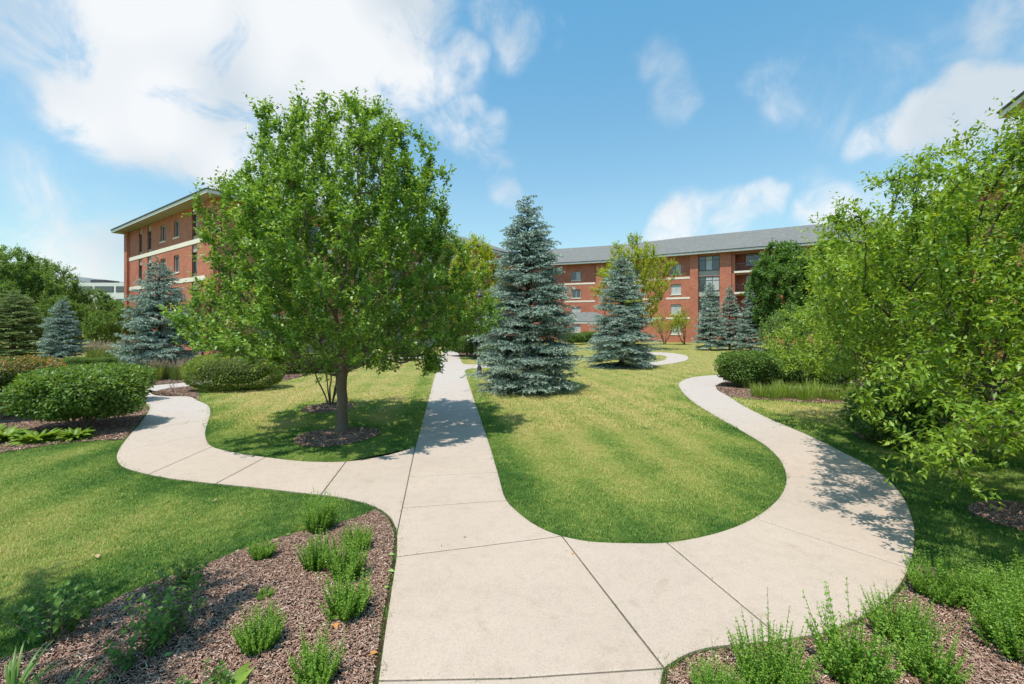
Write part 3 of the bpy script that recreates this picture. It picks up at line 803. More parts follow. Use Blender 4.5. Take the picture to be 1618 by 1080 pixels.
# middle block, bending round the head of the court
CPTS = [(3.0, 79.5), (8.6, 77.2), (15.2, 74.6), (22.8, 68.4), (30.65, 63.45), (45.0, 54.4)]
CB = Building('long curved red brick apartment block with grey shingle roof behind the spruces', (22, 70))
def rows(u0, u1, tops, h, **o): return [(u0, u1, t - h, t, dict(o)) for t in tops]
TOPS = [11.55, 8.6, 5.65, 2.7]
BZ = [(9.35, 9.62), (6.40, 6.67), (3.45, 3.72)]
segs = list(zip(CPTS, CPTS[1:]))
for i, (a, b) in enumerate(segs):
    L = float(np.hypot(b[0] - a[0], b[1] - a[1])); ops = []; bands = []; piers = []
    U = lambda px: float(u_px(a, b, px))
    if i == 0:
        ops += rows(2.4, 3.9, TOPS, 1.5, mull=1, blind=True)
    elif i == 1:
        ops += rows(U(903), U(917.5), TOPS, 1.5, mull=1, blind=True)
        bands += [(.3, L - 1.6, c, e) for c, e in BZ]; piers.append((L - 1.4, L - .01))
    elif i == 2:
        ops += rows(L * .45, L * .45 + 1.5, TOPS, 1.5, mull=1, blind=True)
        bands += [(.3, L - .3, c, e) for c, e in BZ]
    elif i == 3:
        u0, u1 = U(1060), U(1076)
        ops += rows(u0, u1, TOPS, 1.5, mull=1, blind=True)
        bands += [(.3, U(1091), c, e) for c, e in BZ]; piers.append((U(1091), U(1103.5)))
        g0, g1 = U(1104), U(1137)
        for t in (12.45, 9.55, 6.65, 3.75):
            ops.append((g0, g1, t - 2.1, t, dict(mull=2, hbar=.72, sill=False, rec=.10, blind=True)))
            ops.append((g0, g1, t - 2.85, t - 2.1, dict(panel=True, rec=.06)))
        piers.append((U(1138), min(L - .01, U(1156))))
    elif i == 4:
        u0 = 0.35
        for t in (12.5, 9.6, 6.7, 3.8):
            ops.append((u0, u0 + 4.6, t - 2.55, t, dict(balcony=True, rec=1.6, wz=.9 if t > 12 else .1, shift=-.2)))
        ops += rows(7.0, 8.5, TOPS, 1.5, mull=1, blind=True); ops += rows(10.4, 11.9, TOPS, 1.5, mull=1, blind=True)
    P, L = facade(CB, a, b, EZ, ops, 20 + i, bands=bands)
    for (p, q_) in piers: pier(CB, P, p, q_, 0, EZ - .01, .35)
    if i == 4:
        for t in (9.75, 6.85, 3.95):
            q = MB(); q.box8([P(.3, .55, t), P(5.4, .55, t), P(5.4, -1.5, t), P(.3, -1.5, t), P(.3, .55, t + .25), P(5.4, .55, t + .25), P(5.4, -1.5, t + .25), P(.3, -1.5, t + .25)])
            sl = CB.part('balcony_slab', q, M['stone'])
            q = MB()
            for k in range(21):
                u = .4 + k * .24
                q.box8([P(u, .5, t + .27), P(u + .03, .5, t + .27), P(u + .03, .47, t + .27), P(u, .47, t + .27), P(u, .5, t + 1.2), P(u + .03, .5, t + 1.2), P(u + .03, .47, t + 1.2), P(u, .47, t + 1.2)])
            q.box8([P(.35, .52, t + 1.2), P(5.3, .52, t + 1.2), P(5.3, .45, t + 1.2), P(.35, .45, t + 1.2), P(.35, .52, t + 1.27), P(5.3, .52, t + 1.27), P(5.3, .45, t + 1.27), P(.35, .45, t + 1.27)])
            CB.part('railing', q, M['dark_metal'], sl)
        pier(CB, P, 3.5, 4.15, 0, EZ - .01, .62, name='balcony_column')
bw = roof(CB, CPTS, 20, EZ, 17.3, over=1.15, hip=(False, False))
for a, b in zip(bw[::-1], bw[::-1][1:]): facade(CB, a, b, EZ, [], 40)
facade(CB, CPTS[-1], bw[-1], EZ, [], 41); facade(CB, bw[0], CPTS[0], EZ, [], 42)
CB.part('wall', CB.brick, M['brick'])
# entrance canopy in front of the middle block
ax, ay, _ = at(925, 68.0)
EC = tag(empty('entrance_canopy', (ax, ay, 0)), 'brick entrance porch with small hipped grey roof between the two spruces', 'porch')
q = MB()
for zz in [(-3.2, -2.9, 3.3, 5.0)]: pass
w, dpt = 4.2, 3.0
q.quad((-w, -dpt, 3.1), (w, -dpt, 3.1), (w * .35, 0, 4.5), (-w * .35, 0, 4.5)); q.quad((w, -dpt, 3.1), (w, dpt, 3.1), (w * .35, 0.02, 4.5), (w * .35, 0, 4.5))
q.quad((-w, dpt, 3.1), (-w, -dpt, 3.1), (-w * .35, 0, 4.5), (-w * .35, .02, 4.5)); q.quad((w, dpt, 3.1), (-w, dpt, 3.1), (-w * .35, .02, 4.5), (w * .35, .02, 4.5))
rf = q.build('roof', M['shingle'], EC)
q = MB(); q.box(-w + .05, w - .05, -dpt + .05, dpt - .05, 2.8, 3.08); q.build('fascia', M['fascia'], rf)
for sx in (-1, 1):
    for sy in (-1, 1):
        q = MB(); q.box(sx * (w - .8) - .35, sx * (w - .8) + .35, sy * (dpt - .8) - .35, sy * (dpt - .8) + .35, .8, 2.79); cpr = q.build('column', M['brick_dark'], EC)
        q = MB(); q.box(sx * (w - .8) - .45, sx * (w - .8) + .45, sy * (dpt - .8) - .45, sy * (dpt - .8) + .45, 0, .795); q.build('column_base', M['stone_base'], cpr)

# right wings
def right_wing(label, p0, p1, depth, seed, ez=EZ):
    B = Building(label, ((p0[0] + p1[0]) / 2 + 4, (p0[1] + p1[1]) / 2))
    L = math.hypot(p1[0] - p0[0], p1[1] - p0[1]); ops = []; bands = []
    n = int((L - 1.5) // 3.8)
    for k in range(n):
        u = 1.5 + k * 3.8; ops += rows(u, u + 1.5, TOPS, 1.5, mull=1, blind=True)
    bands = [(.3, L - .3, c, e) for c, e in BZ]
    facade(B, p0, p1, ez, ops, seed, bands=bands)
    bw = roof(B, [p0, p1], depth, ez, ez + 4.4, over=1.2)
    facade(B, bw[0], p0, ez, rows(depth * .5 - .7, depth * .5 + .8, TOPS, 1.5, mull=1, blind=True), seed + 1); facade(B, p1, bw[1], ez, [], seed + 2); facade(B, bw[1], bw[0], ez, [], seed + 3)
    B.part('wall', B.brick, M['brick'])
right_wing('brick apartment wing half hidden behind the right trees', (45.5, 52.5), (33.8, 33.6), 15, 60)
right_wing('near brick wing whose pale eave corner juts in at the top right', (24.6, 20.9), (20.6, 12.4), 14, 70)
# distant white office block beyond the wood
OB = Building('distant white office block with ribbon windows beyond the left wood', (-135, 165), 'office_building')
def office(x0, x1, y0, y1, z1, nf):
    q = MB(); q.box(x0, x1, y0, y1, 0, z1); OB.part('wall', q, M['white_wall'])
    fh = z1 / nf
    for f in range(nf):
        z0 = f * fh + 1.1
        for k in range(int((x1 - x0) // 7)):
            xx = x0 + .6 + k * 7
            w_ = MB(); w_.box(xx, xx + 6.2, y0 - .12, y0 + .2, z0, z0 + fh * .45); wo = OB.part('window', w_, M['frame'])
            g = MB(); g.box(xx + .15, xx + 6.05, y0 - .16, y0 - .121, z0 + .15, z0 + fh * .45 - .15); OB.part('pane', g, M['glass'], wo)
office(-178, -152, 158, 190, 19.6, 5); office(-151.9, -116, 150, 190, 16.6, 4)
q = MB(); q.box(-148, -143, 160, 166, 16.61, 18.6); OB.part('roof_plant', q, M['dark_metal'])

# ------------------------------------------------------------------ plants: builders
def leaf_geo(P, D, Nn, L, W, tint, simple=False):
    """folded five-point leaves; returns verts, quads, per-face tint"""
    n = len(P); D = unit(D); S_ = unit(np.cross(D, Nn)); Nn = np.cross(S_, D)
    L = np.asarray(L).reshape(-1, 1) * np.ones((n, 1)); W = np.asarray(W).reshape(-1, 1) * np.ones((n, 1))
    V = np.empty((n, 5, 3), np.float32)
    V[:, 0] = P; V[:, 1] = P + D * L * .42 + S_ * W * .5 + Nn * W * .16; V[:, 2] = P + D * L - Nn * L * .14
    V[:, 3] = P + D * L * .42 - S_ * W * .5 + Nn * W * .16; V[:, 4] = P + D * L * .45 - Nn * W * .03
    if simple:                                        # far crowns: one bent blade per leaf
        V = V[:, [0, 1, 2, 3]]
        return V.reshape(-1, 3), (np.arange(n) * 4)[:, None] + np.array([[0, 1, 2, 3]]), tint
    base = (np.arange(n) * 5)[:, None]
    F = np.concatenate([base + np.array([[0, 1, 2, 4]]), base + np.array([[0, 4, 2, 3]])], 1).reshape(-1, 4)
    return V.reshape(-1, 3), F, np.repeat(tint, 2)
def tubes(A, B, ra, rb, k=6, da=None):
    """tapered tubes from points A to points B (arrays)"""
    A = np.asarray(A, float); B = np.asarray(B, float); n = len(A)
    d = unit(B - A); d0 = d if da is None else da
    ref = np.array([0.31, 0.89, 0.22]); t = np.arange(k) * 2 * np.pi / k
    def ringv(c, dd, r):
        x = unit(np.cross(dd, ref)); y = np.cross(dd, x)
        return c[:, None, :] + (x[:, None, :] * np.cos(t)[None, :, None] + y[:, None, :] * np.sin(t)[None, :, None]) * np.asarray(r).reshape(-1, 1, 1)
    V = np.concatenate([ringv(A, d0, ra), ringv(B, d, rb)], 1)
    base = (np.arange(n) * 2 * k)[:, None]; j = np.arange(k); j2 = (j + 1) % k
    F = np.stack([j, j2, j2 + k, j + k], 1)[None] + base[:, :, None]
    return V.reshape(-1, 3), F.reshape(-1, 4)

def grow(rng, att, trunk, step, infl, kill, iters=120, up=0.12, maxn=6000):
    pos = [np.array(p, float) for p in trunk]; par = [-1] + list(range(len(trunk) - 1))
    att = np.asarray(att, float)
    near = np.zeros(len(att), int); nd = np.full(len(att), 1e9)
    def upd(lo):
        Q = np.array(pos[lo:])
        for s in range(0, len(Q), 400):
            D = np.linalg.norm(att[:, None, :] - Q[None, s:s + 400], axis=2)
            j = D.argmin(1); m = D[np.arange(len(att)), j]; b = m < nd
            nd[b] = m[b]; near[b] = lo + s + j[b]
    upd(0)
    for it in range(iters):
        act = nd < infl
        if it < 25 and not act.any(): act = nd < nd.min() + step
        if not act.any(): break
        idx = near[act]; P = np.array(pos)
        v = unit(att[act] - P[idx])
        uq, inv = np.unique(idx, return_inverse=True)
        s = np.zeros((len(uq), 3)); np.add.at(s, inv, v)
        s = unit(s) + np.array([0, 0, up]) + rng.normal(0, .16, s.shape)
        newp = P[uq] + unit(s) * step
        lo = len(pos)
        for p, q in zip(newp, uq): pos.append(p); par.append(int(q))
        upd(lo)
        keep = nd > kill
        att, near, nd = att[keep], near[keep], nd[keep]
        if len(att) == 0 or len(pos) > maxn: break
    return np.array(pos), np.array(par)

def skeleton(pos, par, tip=0.006, ex=2.6, trunk_r=None):
    n = len(pos); acc = np.zeros(n); cnt = np.zeros(n, int); best = np.full(n, -1); bw_ = np.zeros(n); r = np.zeros(n)
    for i in range(n - 1, -1, -1):
        r[i] = tip if cnt[i] == 0 else acc[i] ** (1 / ex)
        p = par[i]
        if p >= 0:
            acc[p] += r[i] ** ex; cnt[p] += 1
            if r[i] > bw_[p]: bw_[p] = r[i]; best[p] = i
    if trunk_r: 
        s = trunk_r / r[0]; r = np.maximum(tip * .6, r * (1 + (s - 1) * np.clip(r / r[0] * 1.5, 0, 1)))
    return r, cnt, best
def branch_mesh(pos, par, r, best, mat, flare=1.35, ground_flare=True):
    n = len(pos); ch = np.where(par >= 0)[0]; p = par[ch]
    d = np.zeros_like(pos); d[ch] = unit(pos[ch] - pos[p]); d[0] = d[ch[0]] if len(ch) else (0, 0, 1)
    main = best[p] == ch
    ra = np.where(main, r[p], np.minimum(r[p], r[ch] * flare)).copy()
    rb = r[ch].copy()
    if ground_flare:
        for arr, zz in ((ra, pos[p][:, 2]), (rb, pos[ch][:, 2])):
            arr *= 1 + 0.6 * np.exp(-np.maximum(zz, 0) / 0.12)
    da = np.where(main[:, None], d[p], d[ch])
    Vs, Fs, o = [], [], 0
    for sel, k in ((rb > .03, 9), ((rb <= .03), 5)):
        if sel.any():
            V, F = tubes(pos[p][sel], pos[ch][sel], ra[sel], rb[sel], k, da[sel]); Vs.append(V); Fs.append(F + o); o += len(V)
    return np_mesh('trunk', np.vstack(Vs), np.vstack(Fs), mat, smooth=True)

def crown_points(rng, n, profile, centre=(0, 0), lump=0.16, inner=0.35, seed=0, lobes=7):
    """points inside a lumpy crown; profile = [(z, radius)]"""
    zs = np.array([p[0] for p in profile]); rs = np.array([p[1] for p in profile])
    out = []
    ph = rng.uniform(0, 6.28, 6)
    w = np.interp(np.linspace(zs[0], zs[-1], 200), zs, rs) ** 1.6; w /= w.sum()
    zz = rng.choice(np.linspace(zs[0], zs[-1], 200), n, p=w) + rng.normal(0, .03, n)
    th = rng.uniform(0, 6.283, n)
    rr = np.interp(zz, zs, rs) * (1 + lump * (np.sin(2 * th + ph[0] + zz * .5) * .4 + np.sin(3 * th + ph[1] - zz * .9) * .4 + np.sin(5 * th + ph[2] + zz * 1.3) * .45 + np.sin(zz * 2.6 + ph[3] + 2 * th) * .3))
    q = (inner + (1 - inner) * rng.random(n)) ** .6 * rr
    return np.stack([centre[0] + q * np.cos(th), centre[1] + q * np.sin(th), zz], 1)

def foliage(rng, pos, par, r, cnt, mat, thr, n_shoot, shoot_len, n_leaf, leaf_l, leaf_w=.5, up=.5, droop=0.0, tintb=0.45, spread=.7, centre=None, extra=None):
    idx = np.where((r < thr) & (par >= 0))[0]
    base = np.repeat(idx, n_shoot); m = len(base)
    bd = unit(pos[base] - pos[par[base]])
    t = rng.random((m, 1))
    P0 = pos[par[base]] * (1 - t) + pos[base] * t
    D = unit(bd * .7 + rng.normal(0, spread * .6, (m, 3)) + np.array([0, 0, up - droop]))
    Ls = shoot_len * rng.uniform(.5, 1.25, m)
    if extra is not None:
        P0 = np.vstack([P0, extra[0]]); D = np.vstack([D, extra[1]]); Ls = np.concatenate([Ls, extra[2]]); m = len(P0)
    k = np.arange(n_leaf); f = (k + .3) / n_leaf
    x = unit(np.cross(D, np.array([.2, .4, .9]))); y = np.cross(D, x)
    ang = k[None] * 2.4 + rng.uniform(0, 6.28, (m, 1))
    rad = x[:, None] * np.cos(ang)[..., None] + y[:, None] * np.sin(ang)[..., None]
    bend = np.array([0, 0, .25 * up - .3 * droop])[None, None] * (f[None, :, None] ** 2) * Ls[:, None, None]
    P = P0[:, None] + D[:, None] * (Ls[:, None] * f[None])[..., None] + bend + rng.normal(0, .012, (m, n_leaf, 3))
    LD = unit(D[:, None] * .55 + rad * .8 + rng.normal(0, .25, rad.shape) + np.array([0, 0, .05 - droop * .6]))
    NN = unit(np.array([0, 0, 1.0]) + rng.normal(0, .42, LD.shape) + rad * .15)
    sh = rng.normal(0, .13, (m, 1))
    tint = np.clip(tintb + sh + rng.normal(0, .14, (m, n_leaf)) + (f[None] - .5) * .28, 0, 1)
    l = leaf_l * rng.uniform(.7, 1.2, (m, n_leaf)) * (1 - .25 * f[None] ** 3)
    V, F, T = leaf_geo(P.reshape(-1, 3), LD.reshape(-1, 3), NN.reshape(-1, 3), l.ravel(), l.ravel() * leaf_w, tint.ravel(), simple=leaf_l > .1)
    # the fine green shoots themselves
    return np_mesh('crown', V, F, mat, attrs=T), len(V) // 5

def deciduous(seed, profile, trunk_pts, n_att, step, infl, kill, mat_leaf, mat_bark, trunk_r, thr, n_shoot, shoot_len, n_leaf, leaf_l, centre=(0, 0), lump=.16, up=.5, droop=0., spread=.7, leaf_w=.5, grow_up=.12, tip=.006, tintb=.45, inner=.35, extra_att=None):
    rng = np.random.default_rng(seed)
    att = crown_points(rng, n_att, profile, centre, lump, inner)
    if extra_att is not None: att = np.vstack([att, extra_att(rng)])
    pos, par = grow(rng, att, trunk_pts, step, infl, kill, up=grow_up)
    r, cnt, best = skeleton(pos, par, tip=tip, trunk_r=trunk_r)
    tm = branch_mesh(pos, par, r, best, mat_bark)
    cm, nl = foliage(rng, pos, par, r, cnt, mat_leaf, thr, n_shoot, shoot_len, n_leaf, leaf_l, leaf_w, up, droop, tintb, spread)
    print('tree', seed, 'nodes', len(pos), 'leaves', nl)
    return tm, cm
def place_tree(name, label, loc, meshes, rz=0, s=1.0, cat='tree', group=None):
    o = tag(empty(name, loc, rz), label, cat, group)
    o.scale = (s, s, s) if not isinstance(s, tuple) else s
    link('trunk', meshes[0], o); link('crown', meshes[1], o)
    return o

# ------------------------------------------------------------------ trees
# the big pear
prof = [(1.30, 1.0), (1.75, 2.5), (2.2, 2.95), (3.0, 3.12), (3.8, 3.1), (4.6, 2.98), (5.4, 2.72), (6.1, 2.35), (6.8, 1.85), (7.3, 1.3), (7.75, .55)]
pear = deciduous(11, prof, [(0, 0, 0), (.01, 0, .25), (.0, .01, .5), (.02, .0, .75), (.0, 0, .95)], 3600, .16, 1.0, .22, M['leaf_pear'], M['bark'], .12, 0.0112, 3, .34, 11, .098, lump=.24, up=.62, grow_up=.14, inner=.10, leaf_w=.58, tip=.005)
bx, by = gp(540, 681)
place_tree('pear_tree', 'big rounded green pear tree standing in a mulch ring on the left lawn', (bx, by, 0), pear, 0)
# thin multi-stem tree behind it
def multi_stem(seed, n, h, spread, r0):
    rng = np.random.default_rng(seed); A, B, ra, rb = [], [], [], []; tips = []
    for k in range(n):
        a = rng.uniform(0, 6.28); p = np.array([.06 * math.cos(a), .06 * math.sin(a), 0]); d = np.array([math.cos(a) * spread, math.sin(a) * spread, 1.0])
        rr = r0 * rng.uniform(.6, 1)
        m = 9
        for j in range(m):
            d = unit(d + rng.normal(0, .16, 3) + np.array([0, 0, .08])); q = p + d * h / m
            A.append(p); B.append(q); ra.append(rr * (1 - .6 * j / m)); rb.append(rr * (1 - .6 * (j + 1) / m))
            if j > 2 and rng.random() < .8:
                e = unit(d + rng.normal(0, .6, 3)); q2 = q + e * h * .18
                A.append(q); B.append(q2); ra.append(rr * .4); rb.append(rr * .2); tips.append(q2)
            p = q
        tips.append(p)
    V, F = tubes(np.array(A), np.array(B), ra, rb, 6)
    return V, F, np.array(tips)
V, F, tips = multi_stem(5, 7, 2.6, .32, .028)
rng = np.random.default_rng(51)
ex_p = np.repeat(tips, 6, 0) + rng.normal(0, .12, (len(tips) * 6, 3)); ex_p = ex_p[ex_p[:, 2] > 1.35]
def shoot_leaves(rng, P, D, Ls, n_leaf, leaf_l, mat, leaf_w=.5, tintb=.45, name='crown', flat=.42):
    m = len(P); k = np.arange(n_leaf); f = (k + .3) / n_leaf; D = unit(D)
    x = unit(np.cross(D, np.array([.2, .4, .9]))); y = np.cross(D, x); ang = k[None] * 2.4 + rng.uniform(0, 6.28, (m, 1))
    rad = x[:, None] * np.cos(ang)[..., None] + y[:, None] * np.sin(ang)[..., None]
    Q = P[:, None] + D[:, None] * (Ls[:, None] * f[None])[..., None]
    LD = unit(D[:, None] * .5 + rad * .85 + rng.normal(0, .2, rad.shape)); NN = unit(np.array([0, 0, 1.0]) + rng.normal(0, flat, LD.shape))
    tint = np.clip(tintb + rng.normal(0, .12, (m, 1)) + rng.normal(0, .13, (m, n_leaf)) + (f[None] - .5) * .25, 0, 1)
    l = leaf_l * rng.uniform(.7, 1.2, (m, n_leaf))
    V, F, T = leaf_geo(Q.reshape(-1, 3), LD.reshape(-1, 3), NN.reshape(-1, 3), l.ravel(), l.ravel() * leaf_w, tint.ravel())
    return np_mesh(name, V, F, mat, attrs=T)
tr = np_mesh('stems', V, F, M['bark_dark'], smooth=True)
cr_ = shoot_leaves(rng, ex_p, rng.normal(0, 1, ex_p.shape) + np.array([0, 0, .5]), rng.uniform(.2, .35, len(ex_p)), 10, .08, M['leaf_pear'])
o = tag(empty('small_tree', (*gp(522, 640), 0)), 'thin multi-stem tree with bare dark stems behind the big pear trunk', 'tree')
link('trunk', tr, o); link('crown', cr_, o)

# near tree at the right edge, its boughs reaching over the walk
def extra_r(rng):
    a = rng.normal(0, 1, (150, 3)) * np.array([.5, .55, .28]) + np.array([-2.35, -1.5, 1.55])
    b = rng.normal(0, 1, (60, 3)) * np.array([.5, .5, .35]) + np.array([-2.6, -.7, 3.3])
    return np.vstack([a, b])
prof = [(1.25, 1.7), (1.7, 2.5), (2.4, 2.9), (3.2, 2.95), (3.9, 2.7), (4.4, 2.2), (4.9, 1.5), (5.4, .5)]
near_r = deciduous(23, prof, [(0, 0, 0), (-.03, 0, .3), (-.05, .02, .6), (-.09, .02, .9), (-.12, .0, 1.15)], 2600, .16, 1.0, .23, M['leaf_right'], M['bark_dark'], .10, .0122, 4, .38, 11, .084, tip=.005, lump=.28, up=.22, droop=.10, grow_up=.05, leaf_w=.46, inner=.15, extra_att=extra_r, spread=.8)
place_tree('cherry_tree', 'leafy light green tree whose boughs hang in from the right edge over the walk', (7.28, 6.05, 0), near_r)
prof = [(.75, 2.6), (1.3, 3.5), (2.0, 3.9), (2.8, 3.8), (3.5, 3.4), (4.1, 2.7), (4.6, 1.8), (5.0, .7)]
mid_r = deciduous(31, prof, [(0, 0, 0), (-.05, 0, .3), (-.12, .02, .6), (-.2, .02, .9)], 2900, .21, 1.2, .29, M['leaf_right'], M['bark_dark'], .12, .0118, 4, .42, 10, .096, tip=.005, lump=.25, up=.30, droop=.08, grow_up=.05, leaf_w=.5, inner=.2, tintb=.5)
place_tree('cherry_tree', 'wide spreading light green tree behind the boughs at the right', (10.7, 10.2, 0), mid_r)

# generic court and wood trees
tA = deciduous(41, [(1.6, 1.0), (2.4, 2.2), (3.6, 2.9), (5, 3.0), (6.4, 2.6), (7.6, 1.8), (8.5, .6)], [(0, 0, 0), (0, .02, .4), (.02, 0, .8), (0, 0, 1.2), (0, 0, 1.6)], 1500, .25, 1.4, .36, M['leaf_mid'], M['bark_dark'], .14, .018, 3, .60, 10, .20, lump=.3, up=.45, tip=.007, inner=.2)
tB = deciduous(42, [(1.0, 1.2), (2.0, 2.5), (3.4, 3.2), (5, 3.3), (6.6, 3.0), (8.0, 2.2), (9.0, 1.0)], [(0, 0, 0), (0, .02, .4), (.02, 0, .8), (0, 0, 1.2)], 1500, .25, 1.4, .36, M['leaf_dark'], M['bark_dark'], .16, .022, 5, .60, 9, .24, lump=.22, up=.40, tip=.007, inner=.2)
tY = deciduous(43, [(1.5, .7), (2.4, 1.4), (3.8, 1.9), (5.4, 1.95), (7.0, 1.6), (8.2, 1.0), (9.1, .3)], [(0, 0, 0), (0, .02, .4), (.02, 0, .8), (0, 0, 1.2), (0, 0, 1.6)], 1400, .20, 1.2, .29, M['leaf_yellow'], M['bark_dark'], .10, .016, 4, .5, 10, .15, lump=.28, up=.75, grow_up=.35, tip=.007)
tC = deciduous(44, [(.9, .7), (1.4, 1.3), (2.0, 1.6), (2.6, 1.4), (3.2, .6)], [(0, 0, 0), (.03, 0, .3), (0.02, 0, .6), (0, .02, .85)], 900, .15, .9, .2, M['leaf_mid'], M['bark_dark'], .06, .012, 2, .32, 9, .085, lump=.25, up=.35, tintb=.6)
place_tree('young_tree', 'narrow yellow-green tree beside the far end of the central walk', at(750, 34.0), tY, .3, (1.1, 1.1, 1.0))
tM = deciduous(48, [(2.4, 1.4), (4, 2.7), (6, 3.5), (8, 3.4), (10, 2.5), (11.3, 1.3), (12.0, .4)], [(0, 0, 0), (0, .02, .5), (.02, 0, 1.0), (0, 0, 1.5), (0, .02, 2.0)], 1300, .3, 1.7, .42, M['leaf_yellow'], M['bark_dark'], .14, .018, 3, .6, 9, .19, lump=.3, up=.75, grow_up=.3, tip=.007, inner=.1)
place_tree('maple_tree', 'open yellow-green maple right behind the second spruce', at(1002, 47.0), tM, 2.0)
place_tree('crabapple_tree', 'small green crabapple standing in the right hedge bed', at(1262, 20.0), tC, .5, 1.06)
dark_t = place_tree('oak_tree', 'dark green rounded tree in front of the curved block balconies', at(1243, 43.0), tB, 1.0, (1.06, 1.06, 1.13))
place_tree('oak_tree', 'dark green tree peeping over the right boughs below the roof', at(1315, 48.0), tB, 2.4, 1.13)
for k, (px, d, mk, s, lab) in enumerate([
    (18, 44.0, 'A', 1.18, 'tallest green tree of the wood at the far left edge'),
    (66, 48.0, 'A', 1.12, 'second green tree of the wood, left of the office block'),
    (152, 52.0, 'A', .78, 'loose green tree in front of the white office block'),
    (-25, 38.0, 'A', .80, 'tree cut by the left edge above the red-tipped hedge'),
    (112, 60.0, 'A', .82, 'tree in the wood behind the small spruce'),
    (182, 62.0, 'A', .70, 'low green tree at the foot of the left apartment block'),
    (200, 44.0, 'A', .52, 'low bushy tree against the left side of the large spruce'),
    (160, 40.0, 'A', .45, 'bushy sapling behind the grey driveway'),
    (-120, 45.0, 'A', 1.2, 'green tree beyond the left edge of the wood'),
    (320, 30.0, 'A', .50, 'bushy green tree behind the left end of the clipped boxwood'),
    (700, 46.0, 'A', .62, 'round tree behind the right boughs of the pear tree'),
    (600, 40.0, 'A', .55, 'low tree behind the pear crown by the court wall'),
    (42, 56.0, 'A', 1.2, 'tree filling the back of the wood left of the office block'),
    (92, 42.0, 'A', .62, 'low leafy tree right behind the small far spruce'),
    (128, 46.0, 'A', .55, 'low tree left of the loose office-front tree'),
    (-60, 55.0, 'A', 1.5, 'tall tree at the left edge behind the dark conifer')]):
    place_tree('wood_tree', lab, at(px, d), tA if mk == 'A' else tB, k * 1.3, s, group='trees of the left wood' if k < 9 else None)
# unseen neighbour that shades the left foreground bed
tL = deciduous(47, [(4.2, .8), (4.8, 1.6), (5.6, 1.8), (6.4, 1.5), (7.0, .6)], [(0, 0, 0), (0, 0, .5), (0.02, 0, 1), (0, 0, 1.5), (0, 0, 2.), (0, .02, 2.5), (0, 0, 3.0), (0, 0, 3.5), (0, 0, 4.0)], 700, .2, 1.1, .26, M['leaf_mid'], M['bark_dark'], .09, .012, 3, .4, 10, .11, lump=.25)
place_tree('street_tree', 'slim tree out of frame at left that shades the foreground bed', (-5.15, 1.35, 0), tL, 0, (.9, .9, 1.0))

# shrub trees by the far facade
for k, (px, d, h, lab) in enumerate([(1050, 60.0, 4.3, 'left of two multi-stem shrub trees against the far brick wall'), (1082, 60.0, 4.8, 'right of two multi-stem shrub trees against the far brick wall')]):
    V, F, tips = multi_stem(70 + k, 7, h * .8, .42, .06)
    rng = np.random.default_rng(80 + k)
    ep = np.repeat(tips, 7, 0) + rng.normal(0, .35, (len(tips) * 7, 3)); ep = ep[ep[:, 2] > 1.5]
    o = tag(empty('shrub_tree', at(px, d)), lab, 'tree', 'shrub trees by the far wall')
    link('trunk', np_mesh('stems', V, F, M['stem'], smooth=True), o)
    link('crown', shoot_leaves(rng, ep, rng.normal(0, 1, ep.shape) + np.array([0, 0, .6]), rng.uniform(.4, .7, len(ep)), 9, .17, M['leaf_yellow'], tintb=.3), o)

